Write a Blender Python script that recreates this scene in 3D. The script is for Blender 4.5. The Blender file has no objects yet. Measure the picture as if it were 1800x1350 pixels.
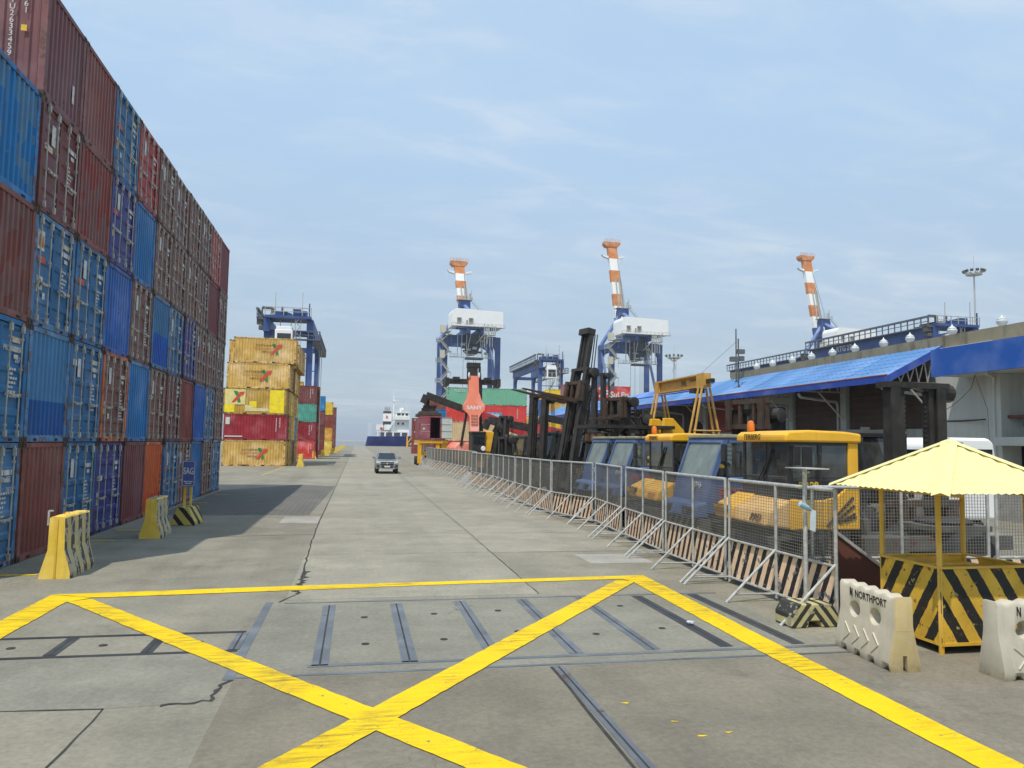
import bpy, math, random
from math import radians as R, sin, cos, pi
from mathutils import Vector as V, Matrix as MX
sc = bpy.context.scene
COL = sc.collection
random.seed(7)

def lin(r, g, b):
    def f(c):
        c /= 255.0
        return c / 12.92 if c <= 0.04045 else ((c + 0.055) / 1.055) ** 2.4
    return (f(r), f(g), f(b), 1.0)

# ---------------------------------------------------------------- mesh builder
class MB:
    def __init__(s):
        s.v = []; s.f = []; s.m = []
    def add(s, vs, fs, mi=0):
        n = len(s.v)
        s.v += [tuple(p) for p in vs]
        s.f += [tuple(i + n for i in f) for f in fs]
        s.m += [mi] * len(fs)
        return s
    def box(s, x0, x1, y0, y1, z0, z1, mi=0):
        vs = [(x0,y0,z0),(x1,y0,z0),(x1,y1,z0),(x0,y1,z0),(x0,y0,z1),(x1,y0,z1),(x1,y1,z1),(x0,y1,z1)]
        return s.add(vs, [(3,2,1,0),(4,5,6,7),(0,1,5,4),(1,2,6,5),(2,3,7,6),(3,0,4,7)], mi)
    def hexa(s, b, t, mi=0):
        return s.add(list(b) + list(t), [(3,2,1,0),(4,5,6,7),(0,1,5,4),(1,2,6,5),(2,3,7,6),(3,0,4,7)], mi)
    def bar(s, p, q, w=.1, h=None, mi=0):
        h = h or w
        p = V(p); q = V(q); d = (q - p)
        if d.length < 1e-6: return s
        d.normalize()
        up = V((0,0,1)) if abs(d.z) < .95 else V((0,1,0))
        a = d.cross(up).normalized() * (w/2); b = a.cross(d).normalized() * (h/2)
        vs = [p-a-b, p+a-b, p+a+b, p-a+b, q-a-b, q+a-b, q+a+b, q-a+b]
        return s.add(vs, [(0,1,2,3),(7,6,5,4),(4,5,1,0),(5,6,2,1),(6,7,3,2),(7,4,0,3)], mi)
    def tube(s, p, q, r, r2=None, n=8, mi=0, caps=True):
        r2 = r if r2 is None else r2
        p = V(p); q = V(q); d = (q - p).normalized()
        up = V((0,0,1)) if abs(d.z) < .95 else V((0,1,0))
        a = d.cross(up).normalized(); b = a.cross(d).normalized()
        vs = []
        for c, rr in ((p, r), (q, r2)):
            for i in range(n):
                t = 2*pi*i/n
                vs.append(c + a*(cos(t)*rr) + b*(sin(t)*rr))
        fs = [((i+1)%n, i, n+i, n+(i+1)%n) for i in range(n)]
        if caps:
            fs.append(tuple(range(n))); fs.append(tuple(reversed(range(n, 2*n))))
        return s.add(vs, fs, mi)
    def path(s, pts, r, n=6, mi=0):
        for a, b in zip(pts[:-1], pts[1:]): s.tube(a, b, r, n=n, mi=mi)
        return s
    def prism(s, poly, ax, a, b, mi=0):
        def P(u, w, t):
            return (t,u,w) if ax == 'x' else (u,t,w) if ax == 'y' else (u,w,t)
        n = len(poly)
        vs = [P(u,w,a) for u,w in poly] + [P(u,w,b) for u,w in poly]
        fs = [(i,(i+1)%n,n+(i+1)%n,n+i) for i in range(n)] + [tuple(reversed(range(n))), tuple(range(n,2*n))]
        return s.add(vs, fs, mi)
    def lathe(s, prof, c=(0,0,0), ax='z', n=16, mi=0):
        # prof: list of (radius, along)
        vs = []; fs = []
        for r, t in prof:
            for i in range(n):
                a = 2*pi*i/n; u, w = cos(a)*r, sin(a)*r
                p = (u,w,t) if ax == 'z' else (u,t,w) if ax == 'y' else (t,u,w)
                vs.append((p[0]+c[0], p[1]+c[1], p[2]+c[2]))
        k = len(prof)
        for j in range(k-1):
            for i in range(n):
                fs.append((j*n+i, j*n+(i+1)%n, (j+1)*n+(i+1)%n, (j+1)*n+i))
        fs.append(tuple(reversed(range(n)))); fs.append(tuple(range((k-1)*n, k*n)))
        return s.add(vs, fs, mi)
    def quad(s, a, b, c, d, mi=0):
        return s.add([a,b,c,d], [(0,1,2,3)], mi)
    def poly(s, pts, mi=0):
        return s.add(pts, [tuple(range(len(pts)))], mi)
    def blob(s, c, rx, ry, rz, nu=10, nv=6, mi=0):
        vs = []; fs = []
        for j in range(nv+1):
            t = pi*j/nv
            for i in range(nu):
                a = 2*pi*i/nu
                vs.append((c[0]+rx*sin(t)*cos(a), c[1]+ry*sin(t)*sin(a), c[2]+rz*cos(t)))
        for j in range(nv):
            for i in range(nu):
                fs.append((j*nu+i, (j+1)*nu+i, (j+1)*nu+(i+1)%nu, j*nu+(i+1)%nu))
        return s.add(vs, fs, mi)
    def xf(s, M, start=0):
        for i in range(start, len(s.v)):
            s.v[i] = tuple(M @ V(s.v[i]))
        return s
    def mesh(s, name, mats, smooth=False, fix=True):
        me = bpy.data.meshes.new(name)
        me.from_pydata(s.v, [], s.f)
        for m in mats: me.materials.append(m)
        me.polygons.foreach_set('material_index', s.m)
        if smooth:
            me.polygons.foreach_set('use_smooth', [True]*len(s.f))
            me.set_sharp_from_angle(angle=R(38))
        me.validate(); me.update()
        if fix:
            import bmesh
            bm = bmesh.new(); bm.from_mesh(me)
            bmesh.ops.recalc_face_normals(bm, faces=bm.faces)
            bm.to_mesh(me); bm.free()
        return me
    def build(s, name, mats, parent=None, smooth=False, color=None, bevel=0, fix=True, loc=None):
        if not isinstance(mats, (list, tuple)): mats = [mats]
        return link(name, s.mesh(name, mats, smooth, fix), parent, color, bevel, loc)

def link(name, me, parent=None, color=None, bevel=0, loc=None, rot=None):
    o = bpy.data.objects.new(name, me); COL.objects.link(o)
    if parent: o.parent = parent
    if color: o.color = color
    if loc: o.location = loc
    if rot: o.rotation_euler = rot
    if bevel:
        b = o.modifiers.new('bevel', 'BEVEL'); b.width = bevel; b.segments = 2; b.limit_method = 'ANGLE'; b.angle_limit = R(35)
    return o

def tag(o, label=None, cat=None, group=None, kind=None):
    if label: o['label'] = label
    if cat: o['category'] = cat
    if group: o['group'] = group
    if kind: o['kind'] = kind
    return o

def thing(name, label, cat, loc=(0,0,0), rz=0, group=None, scale=None):
    o = bpy.data.objects.new(name, None); COL.objects.link(o)
    o.location = loc; o.rotation_euler = (0,0,rz); o.empty_display_size = .3
    if scale: o.scale = (scale,)*3
    return tag(o, label, cat, group)

def dup(root, loc=None, rz=None, label=None, group=None, color=None, recolor=()):
    def cp(o, parent):
        c = o.copy(); COL.objects.link(c)
        if parent: c.parent = parent
        if color and o.name.split('.')[0] in recolor: c.color = color
        for ch in o.children: cp(ch, c)
        return c
    r = cp(root, None)
    if loc: r.location = loc
    if rz is not None: r.rotation_euler = (0,0,rz)
    if label: r['label'] = label
    if group: r['group'] = group
    return r

# ---------------------------------------------------------------- lettering (built before the scene fills up)
_T = {}
def tmesh(txt, size=1, ext=.004, shear=0, bold=0, sx=1.0):
    key = (txt, size, ext, shear, bold, sx)
    if key in _T: return _T[key]
    cu = bpy.data.curves.new('lettering', 'FONT')
    cu.body = txt; cu.size = size; cu.extrude = ext; cu.shear = shear; cu.offset = bold*size
    cu.align_x = 'CENTER'; cu.align_y = 'CENTER'; cu.resolution_u = 3
    o = bpy.data.objects.new('lettering', cu); COL.objects.link(o)
    dg = bpy.context.evaluated_depsgraph_get()
    me = bpy.data.meshes.new_from_object(o.evaluated_get(dg))
    if sx != 1.0:
        for v in me.vertices: v.co.x *= sx
    COL.objects.unlink(o); bpy.data.objects.remove(o)
    _T[key] = me
    return me
def letter(txt, m, parent, loc, rot, size=1, ext=.004, shear=0, bold=0, sx=1.0, name='lettering'):
    me = tmesh(txt, size, ext, shear, bold, sx).copy()
    me.materials.clear(); me.materials.append(m)
    return link(name, me, parent, None, 0, loc, rot)
FRONT = (R(90), 0, 0)            # reads from -Y
SIDE_L = (R(90), 0, R(-90))      # reads from -X
SIDE_R = (R(90), 0, R(90))       # reads from +X

# ---------------------------------------------------------------- materials
class NT:
    def __init__(s, name):
        s.m = bpy.data.materials.new(name); s.m.use_nodes = True
        s.t = s.m.node_tree; s.t.nodes.clear()
        s.out = s.n('ShaderNodeOutputMaterial')
    def n(s, typ, **kw):
        nd = s.t.nodes.new(typ)
        for k, v in kw.items():
            if k.startswith('i_'):
                key = k[2:]
                nd.inputs[int(key) if key.isdigit() else key].default_value = v
            else: setattr(nd, k, v)
        return nd
    def l(s, a, b): s.t.links.new(a, b)
    def math(s, op, a, b=0.0, clamp=False):
        nd = s.n('ShaderNodeMath', operation=op, use_clamp=clamp)
        for i, x in enumerate((a, b)):
            if isinstance(x, (int, float)): nd.inputs[i].default_value = x
            else: s.l(x, nd.inputs[i])
        return nd.outputs[0]
    def coords(s, rnd=True):
        tc = s.n('ShaderNodeTexCoord')
        if not rnd: return tc.outputs['Object']
        oi = s.n('ShaderNodeObjectInfo')
        m = s.math('MULTIPLY', oi.outputs['Random'], 83.0)
        a = s.n('ShaderNodeVectorMath', operation='ADD')
        s.l(tc.outputs['Object'], a.inputs[0]); s.l(m, a.inputs[1])
        return a.outputs[0]
    def noise(s, vec, scale, detail=4, rough=.55, stretch=None):
        if stretch:
            mm = s.n('ShaderNodeVectorMath', operation='MULTIPLY'); mm.inputs[1].default_value = stretch
            s.l(vec, mm.inputs[0]); vec = mm.outputs[0]
        nd = s.n('ShaderNodeTexNoise'); nd.inputs['Scale'].default_value = scale
        nd.inputs['Detail'].default_value = detail; nd.inputs['Roughness'].default_value = rough
        s.l(vec, nd.inputs['Vector'])
        return nd.outputs['Fac']
    def ramp(s, x, a, b, lo=0.0, hi=1.0):
        nd = s.n('ShaderNodeMapRange'); nd.clamp = True
        for i, v in enumerate((a, b, lo, hi)): nd.inputs[i+1].default_value = v
        s.l(x, nd.inputs[0]); return nd.outputs[0]
    def mix(s, fac, a, b, mode='MIX'):
        nd = s.n('ShaderNodeMix', data_type='RGBA', blend_type=mode, clamp_factor=True)
        for sock, x in ((nd.inputs[0], fac), (nd.inputs[6], a), (nd.inputs[7], b)):
            if isinstance(x, (int, float)): sock.default_value = x
            elif isinstance(x, tuple): sock.default_value = x
            else: s.l(x, sock)
        return nd.outputs[2]
    def gray(s, x):
        nd = s.n('ShaderNodeCombineColor')
        for i in range(3): s.l(x, nd.inputs[i])
        return nd.outputs[0]
    def bsdf(s, col, rough=.6, metal=0.0, bump=None, bstr=.2, bdist=.01, spec=.5, **kw):
        b = s.n('ShaderNodeBsdfPrincipled')
        for k, x in (('Base Color', col), ('Roughness', rough), ('Metallic', metal)):
            if isinstance(x, (int, float, tuple)): b.inputs[k].default_value = x
            else: s.l(x, b.inputs[k])
        b.inputs['Specular IOR Level'].default_value = spec
        for k, x in kw.items(): b.inputs[k].default_value = x
        if bump is not None:
            bp = s.n('ShaderNodeBump'); bp.inputs['Strength'].default_value = bstr; bp.inputs['Distance'].default_value = bdist
            s.l(bump, bp.inputs['Height']); s.l(bp.outputs[0], b.inputs['Normal'])
        s.l(b.outputs[0], s.out.inputs[0])
        return b

RUST = (.12, .045, .018, 1)
def painted(name, col=None, rough=.5, metal=0.0, var=.25, streak=.35, rust=.12, nscale=1.2, dirt=(.09,.075,.06,1), spec=.4, fade=.75):
    t = NT(name); c = t.coords()
    if col is None:
        base = t.n('ShaderNodeObjectInfo').outputs['Color']
    else:
        base = col
    n1 = t.noise(c, nscale, 5, .6)
    b = t.mix(1.0, base, t.gray(t.ramp(n1, .3, .7, 1-var, 1+var)), 'MULTIPLY')
    # chalky fading in soft patches
    n2 = t.noise(c, nscale*.5, 3, .5)
    hsv = t.n('ShaderNodeHueSaturation', i_Saturation=.72, i_Value=1.18); t.l(b, hsv.inputs['Color'])
    b = t.mix(t.ramp(n2, .45, .7, 0, fade), b, hsv.outputs[0])
    st = t.noise(c, 1.0, 4, .6, (9, 9, .5))
    b = t.mix(t.ramp(st, .52, .78, 0, streak), b, dirt)
    if rust > 0:
        n3 = t.noise(c, 3.2, 9, .68)
        b = t.mix(t.ramp(n3, .66-rust*.35, .72-rust*.3, 0, .85), b, RUST)
    rr = t.ramp(n1, .3, .7, max(.05, rough-.12), min(1, rough+.15))
    t.bsdf(b, rr, metal, bump=n1, bstr=.12, bdist=.02, spec=spec)
    return t.m
def plain(name, col, rough=.5, metal=0.0, var=.15, nscale=4, spec=.5, **kw):
    t = NT(name); c = t.coords()
    n1 = t.noise(c, nscale, 4, .6)
    b = t.mix(1.0, col, t.gray(t.ramp(n1, .3, .7, 1-var, 1+var)), 'MULTIPLY')
    t.bsdf(b, rough, metal, spec=spec, **kw)
    return t.m
def stripes(name, a, b, period, axis=(1,0,1), duty=.5, wear=.3, under=(.16,.155,.14,1), rough=.6, rust=0.0, chevron=None):
    # slanted warning stripes, chipped where the paint has gone
    t = NT(name)
    tc = t.n('ShaderNodeTexCoord').outputs['Object']
    sep = t.n('ShaderNodeSeparateXYZ'); t.l(tc, sep.inputs[0])
    acc = None
    for i, k in enumerate(axis):
        if k:
            o = sep.outputs[i]
            if chevron == i: o = t.math('ABSOLUTE', o)
            x = t.math('MULTIPLY', o, float(k)); acc = x if acc is None else t.math('ADD', acc, x)
    c = t.coords()
    wob = t.noise(c, 7, 3, .6)
    acc = t.math('ADD', t.math('DIVIDE', acc, period), t.math('MULTIPLY', t.math('SUBTRACT', wob, .5), .12))
    fr = t.math('FRACT', t.math('ADD', acc, 100.0))
    edge = t.math('LESS_THAN', fr, duty)
    col = t.mix(edge, a, b)
    n1 = t.noise(c, 2.0, 5, .6)
    col = t.mix(1.0, col, t.gray(t.ramp(n1, .3, .7, .78, 1.15)), 'MULTIPLY')
    n2 = t.noise(c, 5.5, 7, .62)
    col = t.mix(t.ramp(n2, .72-wear*.4, .735-wear*.4, 0, .95), col, under)
    if rust:
        n3 = t.noise(c, 9, 8, .7); col = t.mix(t.ramp(n3, .66-rust*.3, .7-rust*.3, 0, .85), col, RUST)
    t.bsdf(col, rough, bump=n2, bstr=.2, bdist=.01, spec=.35)
    return t.m
def glass(name, tint=(.5,.6,.62,1), rough=.03, alpha=.55):
    # thin pane: part clear, part reflecting, dust tone raised to paint in pale reflections
    t = NT(name); c = t.coords()
    tr = t.n('ShaderNodeBsdfTransparent'); tr.inputs[0].default_value = tint
    gl = t.n('ShaderNodeBsdfGlossy'); gl.inputs[0].default_value = (.9,.93,.95,1); gl.inputs['Roughness'].default_value = rough
    df = t.n('ShaderNodeBsdfDiffuse'); df.inputs[0].default_value = (.30,.31,.29,1)
    fr = t.n('ShaderNodeFresnel'); fr.inputs[0].default_value = 1.5
    m1 = t.n('ShaderNodeMixShader'); t.l(t.ramp(t.noise(c, 2.5, 5), .35, .75, .08, .3), m1.inputs[0]); t.l(tr.outputs[0], m1.inputs[1]); t.l(df.outputs[0], m1.inputs[2])
    m2 = t.n('ShaderNodeMixShader'); t.l(t.math('MULTIPLY', fr.outputs[0], 1.6, True), m2.inputs[0]); t.l(m1.outputs[0], m2.inputs[1]); t.l(gl.outputs[0], m2.inputs[2])
    t.l(m2.outputs[0], t.out.inputs[0])
    return t.m

M = {}
M['cpaint'] = painted('container_paint', None, .55, var=.2, streak=.45, rust=.10)
M['cpaint_clean'] = painted('container_paint_clean', None, .5, var=.06, streak=.06, rust=.02, fade=.15)
M['cframe'] = painted('container_frame_paint', None, .6, var=.3, streak=.6, rust=.42, nscale=2)
M['casting'] = plain('rusty_casting', (.085,.055,.035,1), .8, .2, .4, 6)
M['galv'] = plain('galvanised_steel', (.52,.52,.49,1), .45, .45, .25, 9)
M['rod'] = plain('lock_rod_steel', (.44,.42,.36,1), .55, .25, .35, 5)
M['white'] = plain('white_paint', (.72,.72,.70,1), .5, 0, .12)
M['decal'] = plain('white_decal', (.62,.61,.57,1), .6, 0, .25, 12)
M['cream'] = plain('cream_decal', (.6,.5,.36,1), .6, 0, .3, 12)
M['yellowdecal'] = plain('yellow_decal', (.75,.5,.03,1), .6)
M['black'] = plain('black_rubber', (.018,.018,.018,1), .75, 0, .3)
M['darksteel'] = painted('greasy_dark_steel', (.040,.035,.030,1), .55, .2, var=.4, streak=.3, rust=.08, nscale=2.5, dirt=(.10,.075,.05,1))
M['brownsteel'] = painted('rusty_brown_steel', (.07,.05,.038,1), .7, .2, var=.4, streak=.4, rust=.4, nscale=3)
M['voidshade'] = plain('painted_opening_shade', (.012,.012,.012,1), .9)  # near-black colour painting the shade inside holes and openings
M['glass'] = glass('cab_glass')
M['glassdark'] = plain('dark_window_glass', (.02,.026,.028,1), .06, 0, .3, 3, spec=.8)
M['blue'] = painted('crane_blue', (.040,.085,.25,1), .5, var=.12, streak=.15, rust=.03, nscale=.3)
M['bluelight'] = painted('crane_blue_tube', (.13,.21,.44,1), .5, var=.12, streak=.12, rust=.02, nscale=.3)
M['cranewhite'] = plain('crane_white', (.86,.86,.84,1), .5, 0, .04, .4)
M['craneorange'] = painted('crane_orange', (.62,.22,.05,1), .6, var=.2, streak=.2, rust=.1, nscale=.4)
M['cranegrey'] = plain('crane_walkway_grey', (.42,.42,.38,1), .6, .2, .2, 1)
M['yellow'] = painted('machine_yellow', (.82,.43,.008,1), .4, var=.1, streak=.12, rust=.02, nscale=1.5, spec=.5, fade=.15)
M['yellowpale'] = painted('dusty_yellow', (.68,.40,.10,1), .6, var=.15, streak=.18, rust=.03, fade=.5)
M['safety'] = painted('safety_yellow', (.70,.42,.04,1), .6, var=.15, streak=.3, rust=.1, nscale=2, fade=.3)
M['barrieryellow'] = painted('barrier_yellow', (.76,.51,.06,1), .7, var=.12, streak=.18, rust=.02, nscale=3, fade=.35)
M['tractorblue'] = painted('tractor_blue', (.05,.105,.25,1), .5, var=.2, streak=.3, rust=.08, nscale=1.6)
M['coral'] = painted('faded_coral', (.74,.21,.125,1), .55, var=.08, streak=.1, rust=.01)
M['red'] = painted('machine_red', (.45,.03,.03,1), .5, var=.15, streak=.2, rust=.05)
M['redletter'] = plain('red_letter', (.45,.03,.035,1), .6, 0, .3, 8)
M['greenletter'] = plain('green_letter', (.05,.22,.06,1), .6, 0, .2, 8)
M['redlogo'] = plain('red_logo', (.66,.07,.04,1), .6, 0, .2, 4)
M['orangeletter'] = plain('orange_letter', (.55,.2,.05,1), .6, 0, .25, 8)
M['blackletter'] = plain('black_letter', (.02,.02,.02,1), .6, 0, .2, 8)
M['amber'] = plain('amber_lens', (.75,.20,.02,1), .25, 0, .1, 8)
M['chassis'] = painted('dusty_chassis_grey', (.11,.105,.095,1), .75, .1, var=.3, streak=.3, rust=.25, nscale=2)
M['concreteblk'] = plain('concrete_block', (.30,.29,.26,1), .9, 0, .25, 3)
M['beige'] = plain('cabinet_beige', (.55,.52,.42,1), .6, 0, .05)
M['hoistyellow'] = painted('hoist_tan_yellow', (.60,.34,.07,1), .6, var=.15, streak=.3, rust=.1, nscale=2, fade=.3)
M['rtgdark'] = plain('dark_walkway_grey', (.13,.14,.17,1), .6, .2, .2, 1)
M['cable'] = plain('steel_cable', (.05,.05,.05,1), .6, .3)
M['pipegrey'] = plain('pipe_grey', (.33,.34,.33,1), .6, 0, .15, 3)
M['venti'] = plain('ventilator_white', (.62,.64,.63,1), .45, .2, .15, 4)
# ---- water filled barrier shell with two through holes, cut once before the scene fills up
def cut_barrier():
    Lb = 1.46; m = MB()
    prof = [(-.20,0),(.20,0),(.21,.10),(.135,.46),(.12,.56),(.12,.86),(.10,.90),(-.10,.90),(-.12,.86),(-.12,.56),(-.135,.46),(-.21,.10)]
    n = 36; vs = []; fs = []
    for i in range(n+1):
        y = Lb*i/n; k = (y/.1825) % 1.0
        wave = .018*cos(2*pi*y/.29)
        foot = .05 if (0.22 < (y % .365)/.365 < .55) else 0
        for x, z in prof:
            zz = z + (wave if z > .85 else 0)
            if z == 0: zz = foot
            xx = x*(.86 if (foot and z == 0) else 1)
            vs.append((xx, y, zz))
    k = len(prof)
    for i in range(n):
        for j in range(k): fs.append((i*k+j, i*k+(j+1)%k, (i+1)*k+(j+1)%k, (i+1)*k+j))
    fs.append(tuple(reversed(range(k)))); fs.append(tuple(range(n*k, (n+1)*k)))
    m.add(vs, fs)
    me = m.mesh('barrier_shell', [])
    o = bpy.data.objects.new('shell', me); COL.objects.link(o); cs = []
    for yc in (.50, 1.04):
        c = MB(); c.lathe([(.20,-.24),(.145,-.12),(.105,0),(.145,.12),(.20,.24)], (0,0,0), 'x', 20)
        for i in range(len(c.v)): c.v[i] = (c.v[i][0], yc+c.v[i][1], .585+c.v[i][2]*.74)
        co = bpy.data.objects.new('cut', c.mesh('cut', [])); COL.objects.link(co); cs.append(co)
    c = MB(); c.box(-.03, .03, -.1, .09, -.1, .2); co = bpy.data.objects.new('cut', c.mesh('cut', [])); COL.objects.link(co); cs.append(co)
    for co in cs:
        b = o.modifiers.new('b', 'BOOLEAN'); b.object = co; b.operation = 'DIFFERENCE'; b.solver = 'EXACT'
    bv = o.modifiers.new('bevel', 'BEVEL'); bv.width = .014; bv.segments = 2; bv.limit_method = 'ANGLE'; bv.angle_limit = R(30)
    dg = bpy.context.evaluated_depsgraph_get()
    res = bpy.data.meshes.new_from_object(o.evaluated_get(dg))
    for q in cs + [o]: bpy.data.objects.remove(q)
    res.polygons.foreach_set('use_smooth', [True]*len(res.polygons)); res.set_sharp_from_angle(angle=R(40))
    return res
BARRIER = cut_barrier()
for a in (('NORTHPORT', .105, .002, 0, .012, 1.0), ): tmesh(*a)
# ================================================================ camera, sun, sky
CAMH = 2.76
def make_camera():
    yaw, pit, rol = .1985, .0764, .016
    fw = V((sin(yaw)*cos(pit), cos(yaw)*cos(pit), sin(pit)))
    rt = V((cos(yaw), -sin(yaw), 0)); up = rt.cross(fw)
    r2 = rt*cos(rol) + up*sin(rol); u2 = r2.cross(fw)
    cd = bpy.data.cameras.new('camera'); cd.sensor_width = 36; cd.lens = 1345/1800*36
    cd.clip_start = .1; cd.clip_end = 60000
    o = bpy.data.objects.new('camera', cd); COL.objects.link(o)
    m = MX((r2, u2, -fw)).transposed().to_4x4(); m.translation = (0, 0, CAMH)
    o.matrix_world = m; sc.camera = o
make_camera()
SUN = V((-4.0, -5.0, 12.95)).normalized()
sl = bpy.data.lights.new('sun', 'SUN'); sl.energy = 3.65; sl.angle = R(.6); sl.color = (1.0, .94, .84)
so = bpy.data.objects.new('sun', sl); COL.objects.link(so)
so.rotation_euler = SUN.to_track_quat('Z', 'Y').to_euler(); so.location = (-40, -50, 130)

w = bpy.data.worlds.new('World'); sc.world = w; w.use_nodes = True
nt = w.node_tree; nt.nodes.clear()
def wn(t, **k):
    n = nt.nodes.new(t)
    for a, b in k.items(): setattr(n, a, b)
    return n
def wmath(op, a, b=0.0, clamp=False):
    n = wn('ShaderNodeMath', operation=op, use_clamp=clamp)
    for i, x in enumerate((a, b)):
        if isinstance(x, (int, float)): n.inputs[i].default_value = x
        else: nt.links.new(x, n.inputs[i])
    return n.outputs[0]
sky = wn('ShaderNodeTexSky', sky_type='NISHITA', sun_disc=False)
sky.sun_elevation = math.asin(SUN.z); sky.sun_rotation = math.atan2(SUN.x, SUN.y)
sky.air_density = 1.0; sky.dust_density = 2.2; sky.ozone_density = 1.5; sky.altitude = 5
tc = wn('ShaderNodeTexCoord'); sp = wn('ShaderNodeSeparateXYZ'); nt.links.new(tc.outputs['Generated'], sp.inputs[0])
den = wmath('ADD', wmath('MAXIMUM', sp.outputs[2], 0.0), .16)
cx = wmath('DIVIDE', sp.outputs[0], den); cy = wmath('DIVIDE', sp.outputs[1], den)
cv = wn('ShaderNodeCombineXYZ'); nt.links.new(cx, cv.inputs[0]); nt.links.new(cy, cv.inputs[1])
def wnoise(scale, det, rough, dist=0.0, stretch=(1,1,1), off=(0,0,0)):
    mm = wn('ShaderNodeMapping'); mm.inputs['Scale'].default_value = stretch; mm.inputs['Location'].default_value = off
    mm.inputs['Rotation'].default_value = (0, 0, R(-24))
    nt.links.new(cv.outputs[0], mm.inputs[0])
    n = wn('ShaderNodeTexNoise'); n.inputs['Scale'].default_value = scale; n.inputs['Detail'].default_value = det
    n.inputs['Roughness'].default_value = rough; n.inputs['Distortion'].default_value = dist
    nt.links.new(mm.outputs[0], n.inputs['Vector']); return n.outputs['Fac']
def wramp(x, a, b, lo, hi):
    n = wn('ShaderNodeMapRange'); n.clamp = True; n.interpolation_type = 'SMOOTHSTEP'
    for i, v in enumerate((a, b, lo, hi)): n.inputs[i+1].default_value = v
    nt.links.new(x, n.inputs[0]); return n.outputs[0]
def wmix(f, a, b):
    n = wn('ShaderNodeMix', data_type='RGBA'); n.clamp_factor = True
    for s_, x in ((n.inputs[0], f), (n.inputs[6], a), (n.inputs[7], b)):
        if isinstance(x, (int, float, tuple)): s_.default_value = x
        else: nt.links.new(x, s_)
    return n.outputs[2]
big = wramp(wnoise(.55, 5, .55, .3, (1, 1.5, 1), (3.1, 1.7, 0)), .42, .66, 0, .55)
fine = wramp(wnoise(2.6, 7, .62, .5, (1, 2.2, 1), (8, 2, 0)), .42, .72, 0, 1)
cl = wmath('MULTIPLY', wmath('ADD', wmath('MULTIPLY', fine, .75), wmath('MULTIPLY', big, .45)), wmath('ADD', wmath('MULTIPLY', big, .9), .40), True)
SKYK = .13
hcol = wmix(wramp(sp.outputs[2], .0, .45, 0, 1), (3.9, 4.75, 5.5, 1), (4.1, 5.75, 7.7, 1))
c0 = wmix(.78, sky.outputs[0], hcol)
c1 = wmix(wmath('MULTIPLY', cl, .72), c0, (5.7, 6.35, 6.95, 1))
bg = wn('ShaderNodeBackground'); bg.inputs[1].default_value = SKYK
nt.links.new(c1, bg.inputs[0]); wo = wn('ShaderNodeOutputWorld'); nt.links.new(bg.outputs[0], wo.inputs[0])
sc.view_settings.view_transform = 'Standard'; sc.view_settings.look = 'None'
sc.view_settings.exposure = 0.0; sc.view_settings.gamma = 1.0
sc.cycles.max_bounces = 6; sc.cycles.transparent_max_bounces = 16

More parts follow.
